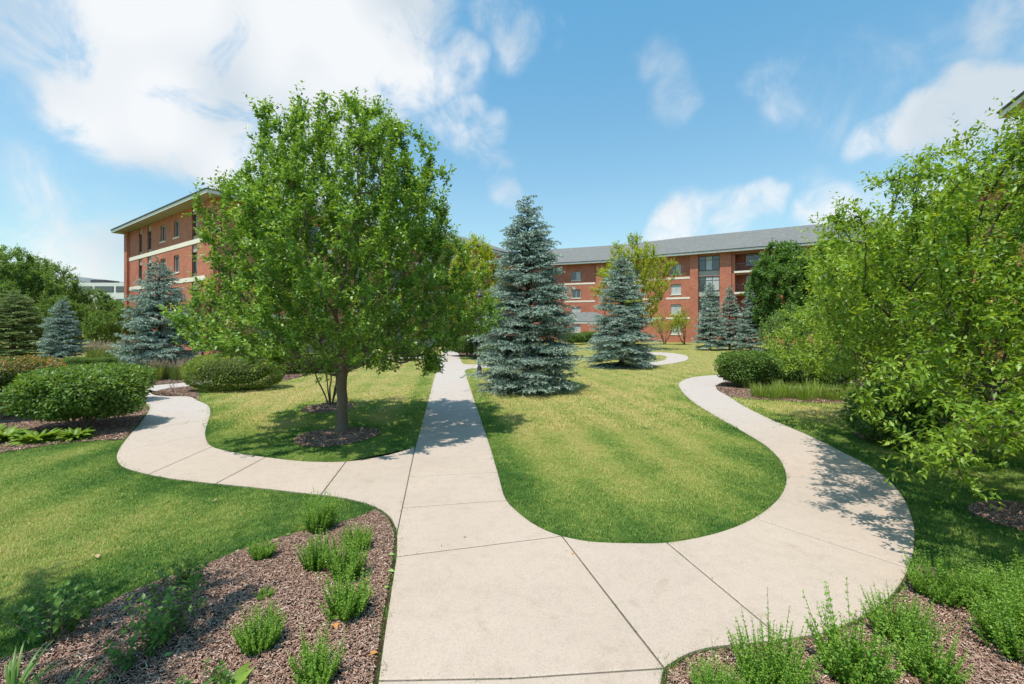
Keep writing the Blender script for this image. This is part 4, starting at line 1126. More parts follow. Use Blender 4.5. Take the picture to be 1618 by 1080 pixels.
# ------------------------------------------------------------------ spruces
def spruce(seed, h, rad, mat, dens=1.0, whorl=.27, droop=.22, needle=.05, bare=.12, gap=0.0):
    rng = np.random.default_rng(seed)
    A, B, ra, rb = [], [], [], []                     # wood
    NA, ND, NL, NT = [], [], [], []                   # needle axes: start, dir, length, tint
    nseg = 14
    for j in range(nseg):
        z0, z1 = h * j / nseg, h * (j + 1) / nseg
        A.append((0, 0, z0)); B.append((0, 0, z1)); f = lambda z: (.028 * h) * (1 - z / h) ** .9 * .6 + .008
        ra.append(f(z0)); rb.append(f(z1))
    z = bare
    lvl = 0
    while z < h - .12:
        t = z / h
        Rl = rad * ((1 - t) ** .60) * (.55 + .45 * min(1, (z + .25) / (.13 * h))) + .05
        nb = int(rng.integers(8, 12)) if t < .85 else 7
        a0 = rng.uniform(0, 6.28)
        for k in range(nb):
            if rng.random() < gap: continue
            a = a0 + 6.283 * k / nb + rng.normal(0, .14)
            bl = Rl * rng.choice([1.0, .88, .72, 1.12], p=[.42, .22, .18, .18]) * rng.uniform(.88, 1.08)
            out_ = np.array([math.cos(a), math.sin(a), 0]); side = np.array([-math.sin(a), math.cos(a), 0])
            ns = max(3, int(bl / .16)); p = np.array([0, 0, max(.03, z + rng.normal(0, .13))])
            rise0 = .30 + .75 * t; tw = rng.normal(0, .10); jz = rng.normal(0, .12)
            for s in range(ns):
                f = (s + .5) / ns
                slope = rise0 * (1 - f) - droop * (1 - t) * 2.0 * f * (1 - f) * 2 - .10 * (1 - t) + .42 * max(0, f - .62) + jz
                d = unit(out_ + side * tw * f + np.array([0, 0, slope]) + rng.normal(0, .04, 3)); q = p + d * bl / ns
                A.append(p); B.append(q); rr = .018 * (bl / rad) ** .5 + .004
                ra.append(rr * (1 - f) + .003); rb.append(rr * (1 - f) * .8 + .002)
                if f > .22:
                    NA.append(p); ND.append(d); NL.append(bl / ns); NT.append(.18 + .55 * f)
                    for sg in (-1, 1):
                        if rng.random() < .97:
                            wl = min(bl * .48, .66) * (1 - .72 * max(0, f - .45) / .55) * (.45 + .55 * min(1, f / .45)) * rng.uniform(.75, 1.2)
                            dd = unit(d * .75 + side * sg * .85 + np.array([0, 0, -.16 + rng.normal(0, .14)]))
                            b0 = p + (q - p) * rng.random()
                            nn = max(1, int(wl / .13))
                            for w_ in range(nn):
                                g = (w_ + 1) / nn
                                d2 = unit(dd + np.array([0, 0, -.18 * g]) + rng.normal(0, .10, 3)); b1 = b0 + d2 * wl / nn
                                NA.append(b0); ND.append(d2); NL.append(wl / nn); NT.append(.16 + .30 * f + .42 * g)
                                if g < .95 or nn == 1:
                                    for s3 in (-1, 1):
                                        d3 = unit(d2 * .8 + np.cross(d2, [0, 0, 1]) * s3 * .75 + np.array([0, 0, -.22 + rng.normal(0, .2)]))
                                        ll = wl * .38 * rng.uniform(.6, 1.2)
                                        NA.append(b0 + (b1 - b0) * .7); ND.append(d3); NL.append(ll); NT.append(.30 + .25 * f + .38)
                                b0 = b1
                p = q
        z += whorl * rng.uniform(.8, 1.15) * (1 - .35 * t); lvl += 1
    # leader
    NA.append(np.array([0, 0, h - .5])); ND.append(np.array([0, 0, 1.0])); NL.append(.55); NT.append(.7)
    V, F = tubes(np.array(A), np.array(B), ra, rb, 6)
    tm = np_mesh('trunk', V, F, M['bark_dark'], smooth=True)
    NA = np.array(NA); ND = unit(np.array(ND)); NL = np.array(NL); NT = np.array(NT)
    cnt = np.maximum(3, (NL * 72 * dens).astype(int)); rep = np.repeat(np.arange(len(NA)), cnt); m = len(rep)
    u = rng.random(m)
    D = ND[rep]; x = unit(np.cross(D, np.array([.13, .21, .97]))); y = np.cross(D, x); an = rng.uniform(0, 6.28, m)
    rad_ = x * np.cos(an)[:, None] + y * np.sin(an)[:, None]
    base = NA[rep] + D * (NL[rep] * u)[:, None]
    nd_ = unit(D * (.45 + .5 * rng.random((m, 1))) + rad_ * .9 + np.array([0, 0, .16])); ln = needle * rng.uniform(.7, 1.25, m)
    sd = unit(np.cross(nd_, rng.normal(0, 1, (m, 3)))) * (needle * .21)
    V = np.empty((m, 3, 3), np.float32); V[:, 0] = base - sd; V[:, 1] = base + sd; V[:, 2] = base + nd_ * ln[:, None]
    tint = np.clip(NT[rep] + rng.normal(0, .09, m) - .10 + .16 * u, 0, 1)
    F = (np.arange(m) * 3)[:, None] + np.arange(3)[None]
    print('spruce', seed, 'needles', m)
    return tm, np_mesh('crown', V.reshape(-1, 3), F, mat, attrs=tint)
sp1 = spruce(131, 7.1, 1.85, M['needle'], .9, .19, needle=.062, gap=.03)
sp2 = spruce(102, 6.9, 1.9, M['needle'], .85, .245, gap=.06, needle=.068)
sp3 = spruce(103, 5.4, 1.95, M['needle'], .85, .235, needle=.068, gap=.04)
sp4 = spruce(104, 6.8, 1.7, M['needle'], .6, .30, needle=.09, gap=.12, bare=.5)
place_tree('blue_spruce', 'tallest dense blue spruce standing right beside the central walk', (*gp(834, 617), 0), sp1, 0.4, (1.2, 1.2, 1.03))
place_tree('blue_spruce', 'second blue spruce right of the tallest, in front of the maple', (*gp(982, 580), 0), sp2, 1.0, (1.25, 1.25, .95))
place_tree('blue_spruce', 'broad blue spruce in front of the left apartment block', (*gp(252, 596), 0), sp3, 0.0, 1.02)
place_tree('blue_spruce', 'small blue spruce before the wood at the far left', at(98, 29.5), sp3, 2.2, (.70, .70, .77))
for k, (px, d, s, lab) in enumerate([(1122, 46.0, (1.0, 1.0, 1.02), 'leftmost of three small grey spruces before the curved block'), (1153, 47.0, (.9, .9, .97), 'middle one of three small grey spruces before the curved block'), (1186, 44.0, (.9, .9, .88), 'rightmost of three small grey spruces before the curved block')]):
    place_tree('blue_spruce', lab, at(px, d), sp4, 1.7 * k, s, group='three small spruces before the curved block')
sp5 = spruce(105, 7.0, 2.6, M['needle_green'], .6, .36, needle=.085)
place_tree('green_spruce', 'dark green spreading conifer at the left edge of the wood', at(22, 33.0), sp5, 0, (1.0, 1.0, .72))

# ------------------------------------------------------------------ shrubs
def mound(seed, rx, ry, z0, z1, n, leaf_l, mat, power=2.3, stems=14, core=True, tintb=.45, lump=.06, rough=.10, red=False, leaf_w=.58):
    """clipped shrub: leaves through the outer layer of a rounded body, woody stems below"""
    rng = np.random.default_rng(seed)
    th = rng.uniform(0, 6.283, n); w = rng.uniform(-1, 1, n); w = np.sign(w) * np.abs(w) ** .85
    c = np.sqrt(np.maximum(0, 1 - np.abs(w) ** power)) ** (2 / power * 1.0)
    ph = rng.uniform(0, 6.28, 4)
    k = 1 + lump * (np.sin(3 * th + ph[0] + 2 * w) + np.sin(5 * th + ph[1] - 3 * w) * .7 + np.sin(9 * th + ph[2] + 4 * w) * .45)
    dep = 1 - rough * rng.random(n) ** 1.5 * 2.2 + rng.normal(0, .012, n)
    hz = (z1 - z0) / 2
    X = np.stack([rx * c * np.cos(th) * k * dep, ry * c * np.sin(th) * k * dep, (z0 + z1) / 2 + hz * w * (1 + (k - 1) * .6) * (dep * .5 + .5)], 1)
    nn = unit(np.stack([np.cos(th) * c / rx, np.sin(th) * c / ry, w / hz], 1))
    D = unit(nn * .55 + rng.normal(0, .55, nn.shape) + np.array([0, 0, .25])); NN = unit(nn * .6 + np.array([0, 0, .8]) + rng.normal(0, .4, nn.shape))
    big = np.array([mnoise.noise(Vector((x * 1.5, y * 1.5, z * 1.5 + seed))) for x, y, z in X[::8]]); big = np.repeat(big, 8)[:n]
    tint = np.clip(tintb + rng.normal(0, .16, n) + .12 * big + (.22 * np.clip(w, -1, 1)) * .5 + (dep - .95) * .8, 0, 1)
    if red: tint = np.clip(tint * .55 + np.where((w > .45) & (rng.random(n) < .75), .45, 0), 0, 1)
    l = leaf_l * rng.uniform(.65, 1.25, n)
    V, F, T = leaf_geo(X, D, NN, l, l * leaf_w, tint)
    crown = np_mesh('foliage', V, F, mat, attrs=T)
    A, B, ra, rb = [], [], [], []
    for s in range(stems):
        a = rng.uniform(0, 6.28); b = rng.uniform(.15, .85)
        p = np.array([.10 * rx * math.cos(a), .10 * ry * math.sin(a), 0]); e = np.array([rx * b * math.cos(a), ry * b * math.sin(a), z0 + (z1 - z0) * .55])
        prev = p
        for j in range(1, 6):
            q = p + (e - p) * (j / 5) + rng.normal(0, .02, 3); q[2] = e[2] * (j / 5) ** .8
            A.append(prev); B.append(q); ra.append(.020 * (1.15 - j / 6)); rb.append(.020 * (1.0 - j / 6)); prev = q
    Vb, Fb = tubes(np.array(A), np.array(B), ra, rb, 5)
    stem = np_mesh('stems', Vb, Fb, M['stem'], smooth=True)
    cm = None
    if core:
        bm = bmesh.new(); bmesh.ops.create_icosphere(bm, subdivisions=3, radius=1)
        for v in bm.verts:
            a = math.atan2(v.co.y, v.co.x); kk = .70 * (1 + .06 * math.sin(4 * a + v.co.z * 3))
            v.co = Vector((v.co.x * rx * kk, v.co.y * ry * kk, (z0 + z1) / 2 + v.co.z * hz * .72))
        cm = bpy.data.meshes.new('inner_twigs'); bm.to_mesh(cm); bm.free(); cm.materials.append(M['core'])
    return crown, stem, cm
def place_shrub(name, label, loc, ms, rz=0, s=1.0, cat='shrub', group=None):
    o = tag(empty(name, loc, rz), label, cat, group); o.scale = (s, s, s) if not isinstance(s, tuple) else s
    link('foliage', ms[0], o); link('stems', ms[1], o)
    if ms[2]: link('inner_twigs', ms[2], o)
    return o
box1 = mound(201, 1.75, 1.15, .02, 1.42, 20000, .060, M['leaf_hedge'], power=2.6, stems=4, lump=.03, rough=.05)
cx, cy_ = gp(366, 617)
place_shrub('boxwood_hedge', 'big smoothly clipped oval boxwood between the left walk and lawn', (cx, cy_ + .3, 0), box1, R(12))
box2 = mound(202, 2.4, .8, .02, 1.0, 15000, .07, M['leaf_hedge'], power=2.6, stems=4, lump=.05, rough=.07, tintb=.3)
place_shrub('boxwood_hedge', 'low clipped hedge row behind the big oval boxwood', at(482, 24.0), box2, R(25))
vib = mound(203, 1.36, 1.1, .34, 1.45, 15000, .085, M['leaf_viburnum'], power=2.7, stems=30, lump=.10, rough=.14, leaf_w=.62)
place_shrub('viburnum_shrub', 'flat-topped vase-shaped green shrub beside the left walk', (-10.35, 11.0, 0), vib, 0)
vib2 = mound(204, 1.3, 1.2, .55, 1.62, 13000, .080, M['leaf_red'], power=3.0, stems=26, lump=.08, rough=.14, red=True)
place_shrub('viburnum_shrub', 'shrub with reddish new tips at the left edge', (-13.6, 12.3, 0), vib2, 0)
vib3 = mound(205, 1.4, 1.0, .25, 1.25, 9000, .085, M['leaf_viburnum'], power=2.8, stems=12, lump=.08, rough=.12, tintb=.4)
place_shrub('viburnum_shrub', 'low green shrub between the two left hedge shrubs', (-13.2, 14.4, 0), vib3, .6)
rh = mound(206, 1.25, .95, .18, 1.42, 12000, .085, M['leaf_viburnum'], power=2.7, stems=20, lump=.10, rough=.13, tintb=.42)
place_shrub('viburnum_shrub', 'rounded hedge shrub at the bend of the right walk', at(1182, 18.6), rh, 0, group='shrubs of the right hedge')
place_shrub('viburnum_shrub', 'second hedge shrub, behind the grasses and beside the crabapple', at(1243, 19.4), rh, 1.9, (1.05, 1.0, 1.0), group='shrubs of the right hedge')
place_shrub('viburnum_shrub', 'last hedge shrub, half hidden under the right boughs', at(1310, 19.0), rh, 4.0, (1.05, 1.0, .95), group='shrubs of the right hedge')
db = mound(207, .92, .85, .10, 1.25, 8000, .085, M['leaf_dark'], power=2.4, stems=20, lump=.10, rough=.16, tintb=.45)
place_shrub('laurel_shrub', 'round dark glossy shrub in shade on the right lawn', (8.05, 9.5, 0), db)
for k, (px, d, s, lab) in enumerate([(120, 27.0, .55, 'small clipped shrub beside the grey driveway'), (160, 27.5, .5, 'small yellowish clipped shrub right of the driveway end'), (-5, 26.0, .6, 'small shrub at the left edge behind the red-tipped shrub')]):
    place_shrub('small_shrub', lab, at(px, d), vib3, k, (s, s, s * .9), group='small shrubs by the driveway')
for k, (px, d, s, lab) in enumerate([(742, 37.0, 1.3, 'bushy shrub at the right of the far walk end'), (775, 33.0, .9, 'shrub between the lamp post and the tallest spruce'), (640, 33.0, 1.0, 'shrub under the right side of the pear crown'), (935, 62, 1.3, 'low shrub before the entrance porch'), (560, 30.0, 1.1, 'shrub directly behind the pear trunk'), (905, 60.0, 1.2, 'low shrub left of the entrance porch'), (440, 30, 1.2, 'shrub by the stone plinth behind the boxwood')]):
    place_shrub('court_shrub', lab, at(px, d), vib3, k * 1.1, s, group='shrubs along the far court')

# ------------------------------------------------------------------ foreground plants
def herb(seed, n_stem, h, r, leaf=.027, lean=.55, nodes=13, loose=.0):
    rng = np.random.default_rng(seed)
    a = rng.uniform(0, 6.28, n_stem); q = np.sqrt(rng.random(n_stem))
    base = np.stack([np.cos(a) * q * r * .35, np.sin(a) * q * r * .35, np.zeros(n_stem)], 1)
    D = unit(np.stack([np.cos(a) * q * lean + rng.normal(0, .07, n_stem), np.sin(a) * q * lean + rng.normal(0, .07, n_stem), np.ones(n_stem)], 1))
    H = h * rng.uniform(.5, 1.12, n_stem) * (1 - .25 * q) * (1 + loose * (rng.random(n_stem) < .15) * .5)
    k = np.arange(nodes); f = (k + 1.0) / nodes
    cur = np.array([0, 0, 1.0]) * .0
    P = base[:, None] + D[:, None] * (H[:, None] * f[None])[..., None] + (f[None, :, None] ** 2) * H[:, None, None] * np.stack([-D[:, 0] * .25, -D[:, 1] * .25, np.zeros(n_stem)], 1)[:, None]
    Ps, Ds, Ns, Ls, Ts = [], [], [], [], []
    x = unit(np.cross(D, np.array([.1, .2, .97]) + 0 * D)); y = np.cross(D, x)
    a0 = rng.uniform(0, 6.28, (n_stem, 1))
    for s in range(4):
        an = a0 + k[None] * 1.57 + s * np.pi / 2
        rad = x[:, None] * np.cos(an)[..., None] + y[:, None] * np.sin(an)[..., None]
        Ps.append(P + rng.normal(0, .004, P.shape)); Ds.append(rad + D[:, None] * (.35 + .6 * f[None, :, None])); Ns.append(np.array([0, 0, 1.0]) + rng.normal(0, .35, P.shape))
        Ls.append(leaf * rng.uniform(.7, 1.25, (n_stem, nodes)) * (1.15 - .6 * f[None] ** 2) * (1 if s < 2 else .7)); Ts.append(np.clip(.18 + .55 * f[None] + rng.normal(0, .13, (n_stem, nodes)), 0, 1))
    V, F, T = leaf_geo(np.concatenate([p.reshape(-1, 3) for p in Ps]), np.concatenate([p.reshape(-1, 3) for p in Ds]), np.concatenate([p.reshape(-1, 3) for p in Ns]), np.concatenate([p.ravel() for p in Ls]), np.concatenate([p.ravel() for p in Ls]) * .62, np.concatenate([p.ravel() for p in Ts]))
    fol = np_mesh('foliage', V, F, M['leaf_herb'], attrs=T)
    Vb, Fb = tubes(base, P[:, nodes // 2], np.full(n_stem, .003), np.full(n_stem, .002), 4)
    V2, F2 = tubes(P[:, nodes // 2], P[:, -1], np.full(n_stem, .002), np.full(n_stem, .0012), 4)
    st = np_mesh('stems', np.vstack([Vb, V2]), np.vstack([Fb, F2 + len(Vb)]), M['leaf_herb'], attrs=np.full(len(Fb) * 2, .35))
    return fol, st, None
HERBS = [herb(300, 130, .42, .34, lean=.75, loose=.3), herb(301, 125, .48, .36, lean=.6, loose=.3), herb(302, 80, .38, .32, lean=.85, loose=.6), herb(303, 200, .46, .55, lean=.8, loose=.6), herb(304, 140, .48, .46, lean=.75, loose=.8), herb(305, 50, .30, .26, lean=.9)]
def herb_at(px, py, mesh, s, label, sz=1.0):
    x, y = gp(px, py)
    return place_shrub('catmint_clump', label, (x, y, 0.01), HERBS[mesh], px * .37, (s, s, s * sz), 'plant', 'bright green clumps in the foreground beds')
herb_at(416, 882, 0, .62, 'small round green clump at the lawn edge of the left bed', .9)
herb_at(505, 838, 1, .95, 'tall green clump at the back of the left bed', 1.05)
herb_at(502, 898, 1, .80, 'green clump just in front of the tall back clump', 1.0)
herb_at(566, 868, 0, .74, 'green clump nearest the walk in the left bed', 1.0)
herb_at(548, 913, 1, .86, 'green clump in the middle of the left bed cluster', 1.0)
herb_at(546, 972, 2, 1.0, 'open airy clump below the left bed cluster', 1.05)
herb_at(418, 945, 5, .45, 'tiny sparse green clump between larger clumps in the left bed', .7)
herb_at(410, 1024, 0, .78, 'bushy bright clump in the left centre of the mulch bed', 1.0)
herb_at(503, 1078, 2, .82, 'bushy clump at the bottom edge of the left bed', 1.0)
herb_at(1218, 1088, 4, .92, 'tall airy clump at the bottom edge beside the walk, right bed', 1.1)
herb_at(1140, 1112, 3, .62, 'wide low clump leftmost in the right bed', .95)
herb_at(1352, 1075, 2, 1.2, 'thin clump in the middle of the right bed, bottom edge', 1.15)
herb_at(1420, 1008, 4, .84, 'upright clump touching the walk edge in the right bed', 1.0)
herb_at(1470, 1072, 2, .95, 'small clump in front of the upright one, right bed', 1.0)
herb_at(1487, 946, 3, .84, 'big green clump at the top of the right bed by the lawn', 1.0)
herb_at(1568, 965, 3, .84, 'big green clump right of the topmost one in the right bed', 1.0)
herb_at(1612, 1035, 4, 1.05, 'tall clump at the right edge of the picture', 1.0)
herb_at(1590, 990, 1, .9, 'clump tucked behind the tall right edge clump', 1.0)
herb_at(1660, 975, 3, 1.0, 'green clump cut by the right edge of the picture', 1.0)

def leafy(seed, n_stem, h, r, leaf, mat, nodes=7, droop=.0, leaf_w=.66):
    """loose broad-leaved shrub: arching stems with pairs of leaves"""
    rng = np.random.default_rng(seed); A, B, ra, rb, P, D = [], [], [], [], [], []
    for s in range(n_stem):
        a = rng.uniform(0, 6.28); q = math.sqrt(rng.random()); p = np.array([.05 * math.cos(a), .05 * math.sin(a), 0]); d = unit(np.array([math.cos(a) * q * r / h, math.sin(a) * q * r / h, 1.0])); hh = h * rng.uniform(.6, 1.05)
        for j in range(nodes):
            d = unit(d + rng.normal(0, .10, 3) + np.array([0, 0, -droop])); e = p + d * hh / nodes
            A.append(p); B.append(e); ra.append(.006 * (1.2 - j / nodes)); rb.append(.006 * (1.05 - j / nodes)); p = e
            if j >= 1:
                x = unit(np.cross(d, [.1, .3, .95])); y = np.cross(d, x); t = j * 1.57 + rng.uniform(-.4, .4)
                for sg in (0, math.pi) if j < nodes - 1 else (0, 1.57, 3.14, 4.7):
                    P.append(p + rng.normal(0, .006, 3)); D.append((x * math.cos(t + sg) + y * math.sin(t + sg)) + d * (.25 if j < nodes - 1 else .6))
    P = np.array(P); D = np.array(D); n = len(P); l = leaf * rng.uniform(.65, 1.2, n)
    tint = np.clip(.35 + P[:, 2] / h * .35 + rng.normal(0, .15, n), 0, 1)
    V, F, T = leaf_geo(P, D, np.array([0, 0, 1.0]) + rng.normal(0, .3, P.shape), l, l * leaf_w, tint)
    V2, F2 = tubes(np.array(A), np.array(B), ra, rb, 5)
    return np_mesh('foliage', V, F, mat, attrs=T), np_mesh('stems', V2, F2, M['stem'], smooth=True), None
HYD = [leafy(401, 18, .44, .34, .055, M['leaf_hydrangea'], nodes=9), leafy(402, 24, .44, .40, .056, M['leaf_hydrangea'], nodes=9), leafy(403, 18, .34, .36, .055, M['leaf_hydrangea'], nodes=8)]
for (px, py, k, s, lab) in [(292, 932, 0, .80, 'small leafy shrub at the back left of the mulch bed'), (262, 1008, 1, .95, 'leafy shrub in the middle of the left bed, half shaded'), (222, 1045, 2, .85, 'low shaded leafy shrub just left of the middle one'), (86, 1008, 1, .95, 'dark shaded leafy shrub at the left of the bed'), (316, 1118, 2, .7, 'leafy shrub just showing at the bottom edge')]:
    place_shrub('hydrangea_shrub', lab, (*gp(px, py), .01), HYD[k], px * .1, s, 'plant', 'leafy shrubs in the left bed')

def straps(seed, n, ln, wd, mat, arch=.9, tintb=.5, seg=6, up=1.0, jit=.10, fold=.25):
    """arching strap leaves from one crown"""
    rng = np.random.default_rng(seed); Vs, Fs, Ts = [], [], []; o = 0
    for i in range(n):
        a = rng.uniform(0, 6.28); l = ln * rng.uniform(.6, 1.1); w = wd * rng.uniform(.8, 1.15); p = np.array([math.cos(a), math.sin(a), 0]) * jit * rng.random()
        d = unit(np.array([math.cos(a), math.sin(a), up * rng.uniform(.7, 2.2)])); sd = np.array([-math.sin(a), math.cos(a), 0]); t = np.clip(tintb + rng.normal(0, .17), 0, 1)
        row = []
        for j in range(seg + 1):
            f = j / seg; wf = w * (math.sin(math.pi * min(1, (f * .85 + .12))) ** .8); nrm_ = np.cross(sd, d)
            row.append((p - sd * wf / 2 + nrm_ * wf * fold, p + 0, p + sd * wf / 2 + nrm_ * wf * fold))
            d = unit(d + np.array([0, 0, -arch / seg * (.4 + f)])); p = p + d * l / seg
        for tri in row: Vs += tri
        for j in range(seg):
            b = o + j * 3; Fs += [(b, b + 1, b + 4, b + 3), (b + 1, b + 2, b + 5, b + 4)]; Ts += [t, t]
        o += (seg + 1) * 3
    return np_mesh('leaves', np.array(Vs), np.array(Fs), mat, attrs=Ts, smooth=True)
hosta = [straps(501, 120, .40, .085, M['leaf_hosta'], 1.5), straps(502, 100, .36, .08, M['leaf_hosta'], 1.5)]
for k, (x, y, s, lab) in enumerate([(-10.9, 9.75, 1.1, 'bright yellow-green hosta at the left edge below the hedge'), (-10.1, 9.7, 1.1, 'middle bright hosta below the vase-shaped shrub'), (-9.55, 9.95, .95, 'rightmost bright hosta in the left mulch bed'), (-11.6, 10.1, 1.1, 'hosta cut by the left edge of the picture')]):
    o = tag(empty('hosta_plant', (x, y, .01), k), lab, 'plant', 'bright hostas below the left hedge'); o.scale = (s, s, s); link('leaves', hosta[k % 2], o)
day = straps(503, 34, .50, .030, M['leaf_hydrangea'], 1.1, .75, fold=.15)
for k, (px, py, lab) in enumerate([(18, 1105, 'strap-leaved daylily in the bottom left corner'), (85, 1135, 'strap-leaved daylily at the bottom edge right of the corner one')]):
    o = tag(empty('daylily_plant', (*gp(px, py), .01), k), lab, 'plant', 'daylilies in the bottom left corner'); o.scale = (.62, .62, .62); link('leaves', day, o)
hl = straps(504, 16, .26, .11, M['leaf_hosta'], 1.2)
o = tag(empty('hosta_plant', (*gp(338, 1118), .01), 0), 'yellow-green hosta tip showing at the bottom edge of the left bed', 'plant'); link('leaves', hl, o)

# ornamental grasses
og = straps(510, 240, 1.0, .016, M['leaf_grass'], .55, .55, seg=4, up=3.0, jit=.3, fold=.1)
def plume_mesh(seed, n):
    rng = np.random.default_rng(seed); P, D, Ls = [], [], []; A, B = [], []
    for i in range(n):
        a = rng.uniform(0, 6.28); q = rng.random() ** .5; b = np.array([.25 * q * math.cos(a), .25 * q * math.sin(a), 0]); d = unit(np.array([.28 * q * math.cos(a), .28 * q * math.sin(a), 1])); h = rng.uniform(.85, 1.25)
        A.append(b); B.append(b + d * h)
        for j in range(26):
            P.append(b + d * h * (.76 + .24 * j / 26)); D.append(d + rng.normal(0, .6, 3)); Ls.append(.065 * (1.1 - j / 30))
    V, F, T = leaf_geo(np.array(P), np.array(D), rng.normal(0, 1, (len(P), 3)), np.array(Ls), np.array(Ls) * .25, np.clip(rng.normal(.5, .2, len(P)), 0, 1))
    V2, F2 = tubes(np.array(A), np.array(B), np.full(n, .004), np.full(n, .002), 4)
    return np_mesh('plumes', np.vstack([V, V2]), np.vstack([F, F2 + len(V)]), M['plume'], attrs=np.concatenate([T, np.full(len(F2), .3)]))
pm = plume_mesh(511, 70)
GR = [(228, 21.2), (246, 20.6), (262, 21.0), (280, 20.7), (298, 21.4), (316, 21.8), (252, 22.6), (290, 22.8)]
for k, (px, d) in enumerate(GR):
    o = tag(empty('ornamental_grass', at(px, d), k * .9), 'tan-plumed ornamental grass clump, number %s from the left before the broad spruce' % ['one', 'three', 'five', 'six', 'eight', 'nine', 'four', 'seven'][k], 'ornamental grass', 'plumed grasses below the broad left spruce')
    s = .82 + .1 * math.sin(k * 2.1); o.scale = (s, s, s); link('leaves', og, o); link('plumes', pm, o)
for k, (px, d) in enumerate([(150, 30), (175, 29), (197, 28)]):
    o = tag(empty('ornamental_grass', at(px, d), k * .9), '%s tall greyish grass clump between the small spruce and the broad spruce' % ['leftmost', 'middle', 'rightmost'][k], 'ornamental grass', 'tall grasses left of the broad spruce'); o.scale = (1.3, 1.3, 1.3); link('leaves', og, o); link('plumes', pm, o)
og2 = straps(512, 200, .55, .014, M['leaf_grass'], .5, .68, seg=4, up=2.4, jit=.35, fold=.1)
rg = [(1200, 15.8), (1222, 15.4), (1246, 15.6), (1270, 15.2), (1295, 15.5), (1320, 15.1), (1345, 15.4), (1236, 16.6), (1282, 16.8)]
for k, (px, d) in enumerate(rg):
    o = tag(empty('sedge_clump', at(px, d), k * .9), '%s low bright grass clump in the bed under the right hedge' % ['leftmost', 'second front', 'third front', 'fourth front', 'fifth front', 'sixth front', 'rightmost', 'left rear', 'right rear'][k], 'grass clump', 'low grasses under the right hedge'); link('leaves', og2, o)
tw = leafy(520, 7, .5, .3, .03, M['stem'], nodes=6)
o = tag(empty('twiggy_shrub', (*gp(276, 619), .01)), 'nearly bare twiggy shrub on the small mulch island', 'shrub'); link('stems', tw[1], o); link('leaves', tw[0], o)

# ------------------------------------------------------------------ lamp post
lx, ly = gp(757.5, 595)
lamp = tag(empty('lamp_post', (lx, ly, 0)), 'slim black lamp post with amber lantern beside the tallest spruce', 'lamp post')
def turned(name, prof, mat, parent, k=20):
    prof = np.array(prof); t = np.arange(k) * 2 * np.pi / k; V = np.array([[(r * math.cos(a), r * math.sin(a), z) for a in t] for r, z in prof]).reshape(-1, 3)
    F = [(i * k + j, i * k + (j + 1) % k, (i + 1) * k + (j + 1) % k, (i + 1) * k + j) for i in range(len(prof) - 1) for j in range(k)]
    return link(name, np_mesh(name, V, F, mat, smooth=True), parent)
turned('base', [(.001, 0), (.17, 0), (.17, .10), (.12, .16), (.11, .45), (.085, .52)], M['dark_metal'], lamp)
turned('pole', [(.072, .5), (.068, 2.0), (.06, 3.3), (.085, 3.34), (.085, 3.42), (.05, 3.45), (.001, 3.451)], M['dark_metal'], lamp)
hd = turned('lantern', [(.05, 3.46), (.10, 3.50), (.15, 3.86), (.155, 3.9), (.001, 3.901)], M['lamp_glass'], lamp, 8)
turned('cap', [(.19, 3.905), (.20, 3.93), (.10, 4.05), (.03, 4.10), (.02, 4.17), (.001, 4.18)], M['dark_metal'], hd, 8)
for k in range(4):
    a = k * math.pi / 2; V, F = tubes([(.055 * math.cos(a), .055 * math.sin(a), 3.46)], [(.165 * math.cos(a), .165 * math.sin(a), 3.92)], [.012], [.012], 6); link('lantern_rib', np_mesh('lantern_rib', V, F, M['dark_metal']), hd)

# ------------------------------------------------------------------ litter
def curled_leaf(mat):
    V, F, T = leaf_geo(np.array([[0, 0, .008]]), np.array([[1., 0, .1]]), np.array([[0, 0, 1.]]), np.array([.075]), np.array([.05]), np.array([.5]))
    return np_mesh('fallen_leaf', V, F, mat)
lm = {k: curled_leaf(M[k]) for k in ('orange', 'fallen_green', 'tan')}
for k, (px, py, c, lab) in enumerate([(613, 907, 'fallen_green', 'pale green fallen leaf on the mulch beside the walk, upper one'), (609, 936, 'fallen_green', 'pale green fallen leaf on the mulch beside the walk, lower one'), (598, 1038, 'orange', 'orange fallen leaf at the bottom of the left bed edge'), (531, 990, 'orange', 'orange fallen leaf under the airy clump'), (613, 882, 'fallen_green', 'small green leaf at the edge of the left bed below its tip'), (455, 850, 'fallen_green', 'green leaf lying where the bed meets the lawn'), (345, 795, 'tan', 'brown leaf on the left lawn'), (153, 884, 'tan', 'brown leaf further down the left lawn'), (257, 1046, 'fallen_green', 'green leaf lying under the shaded shrub'), (737, 853, 'tan', 'dark bit of leaf on the middle slab of the central walk'), (905, 878, 'orange', 'tiny orange leaf in the diagonal joint')]):
    x, y = gp(px, py); z = .031 if 700 < px < 1000 else (.05 if c == 'tan' else .03)
    o = tag(link('fallen_leaf', lm[c], None, (x, y, z)), lab, 'leaf', 'fallen leaves'); o.rotation_euler = (.1, .15, k * 1.7); s = .6 if 700 < px < 1000 else 1.0; o.scale = (s, s, s)

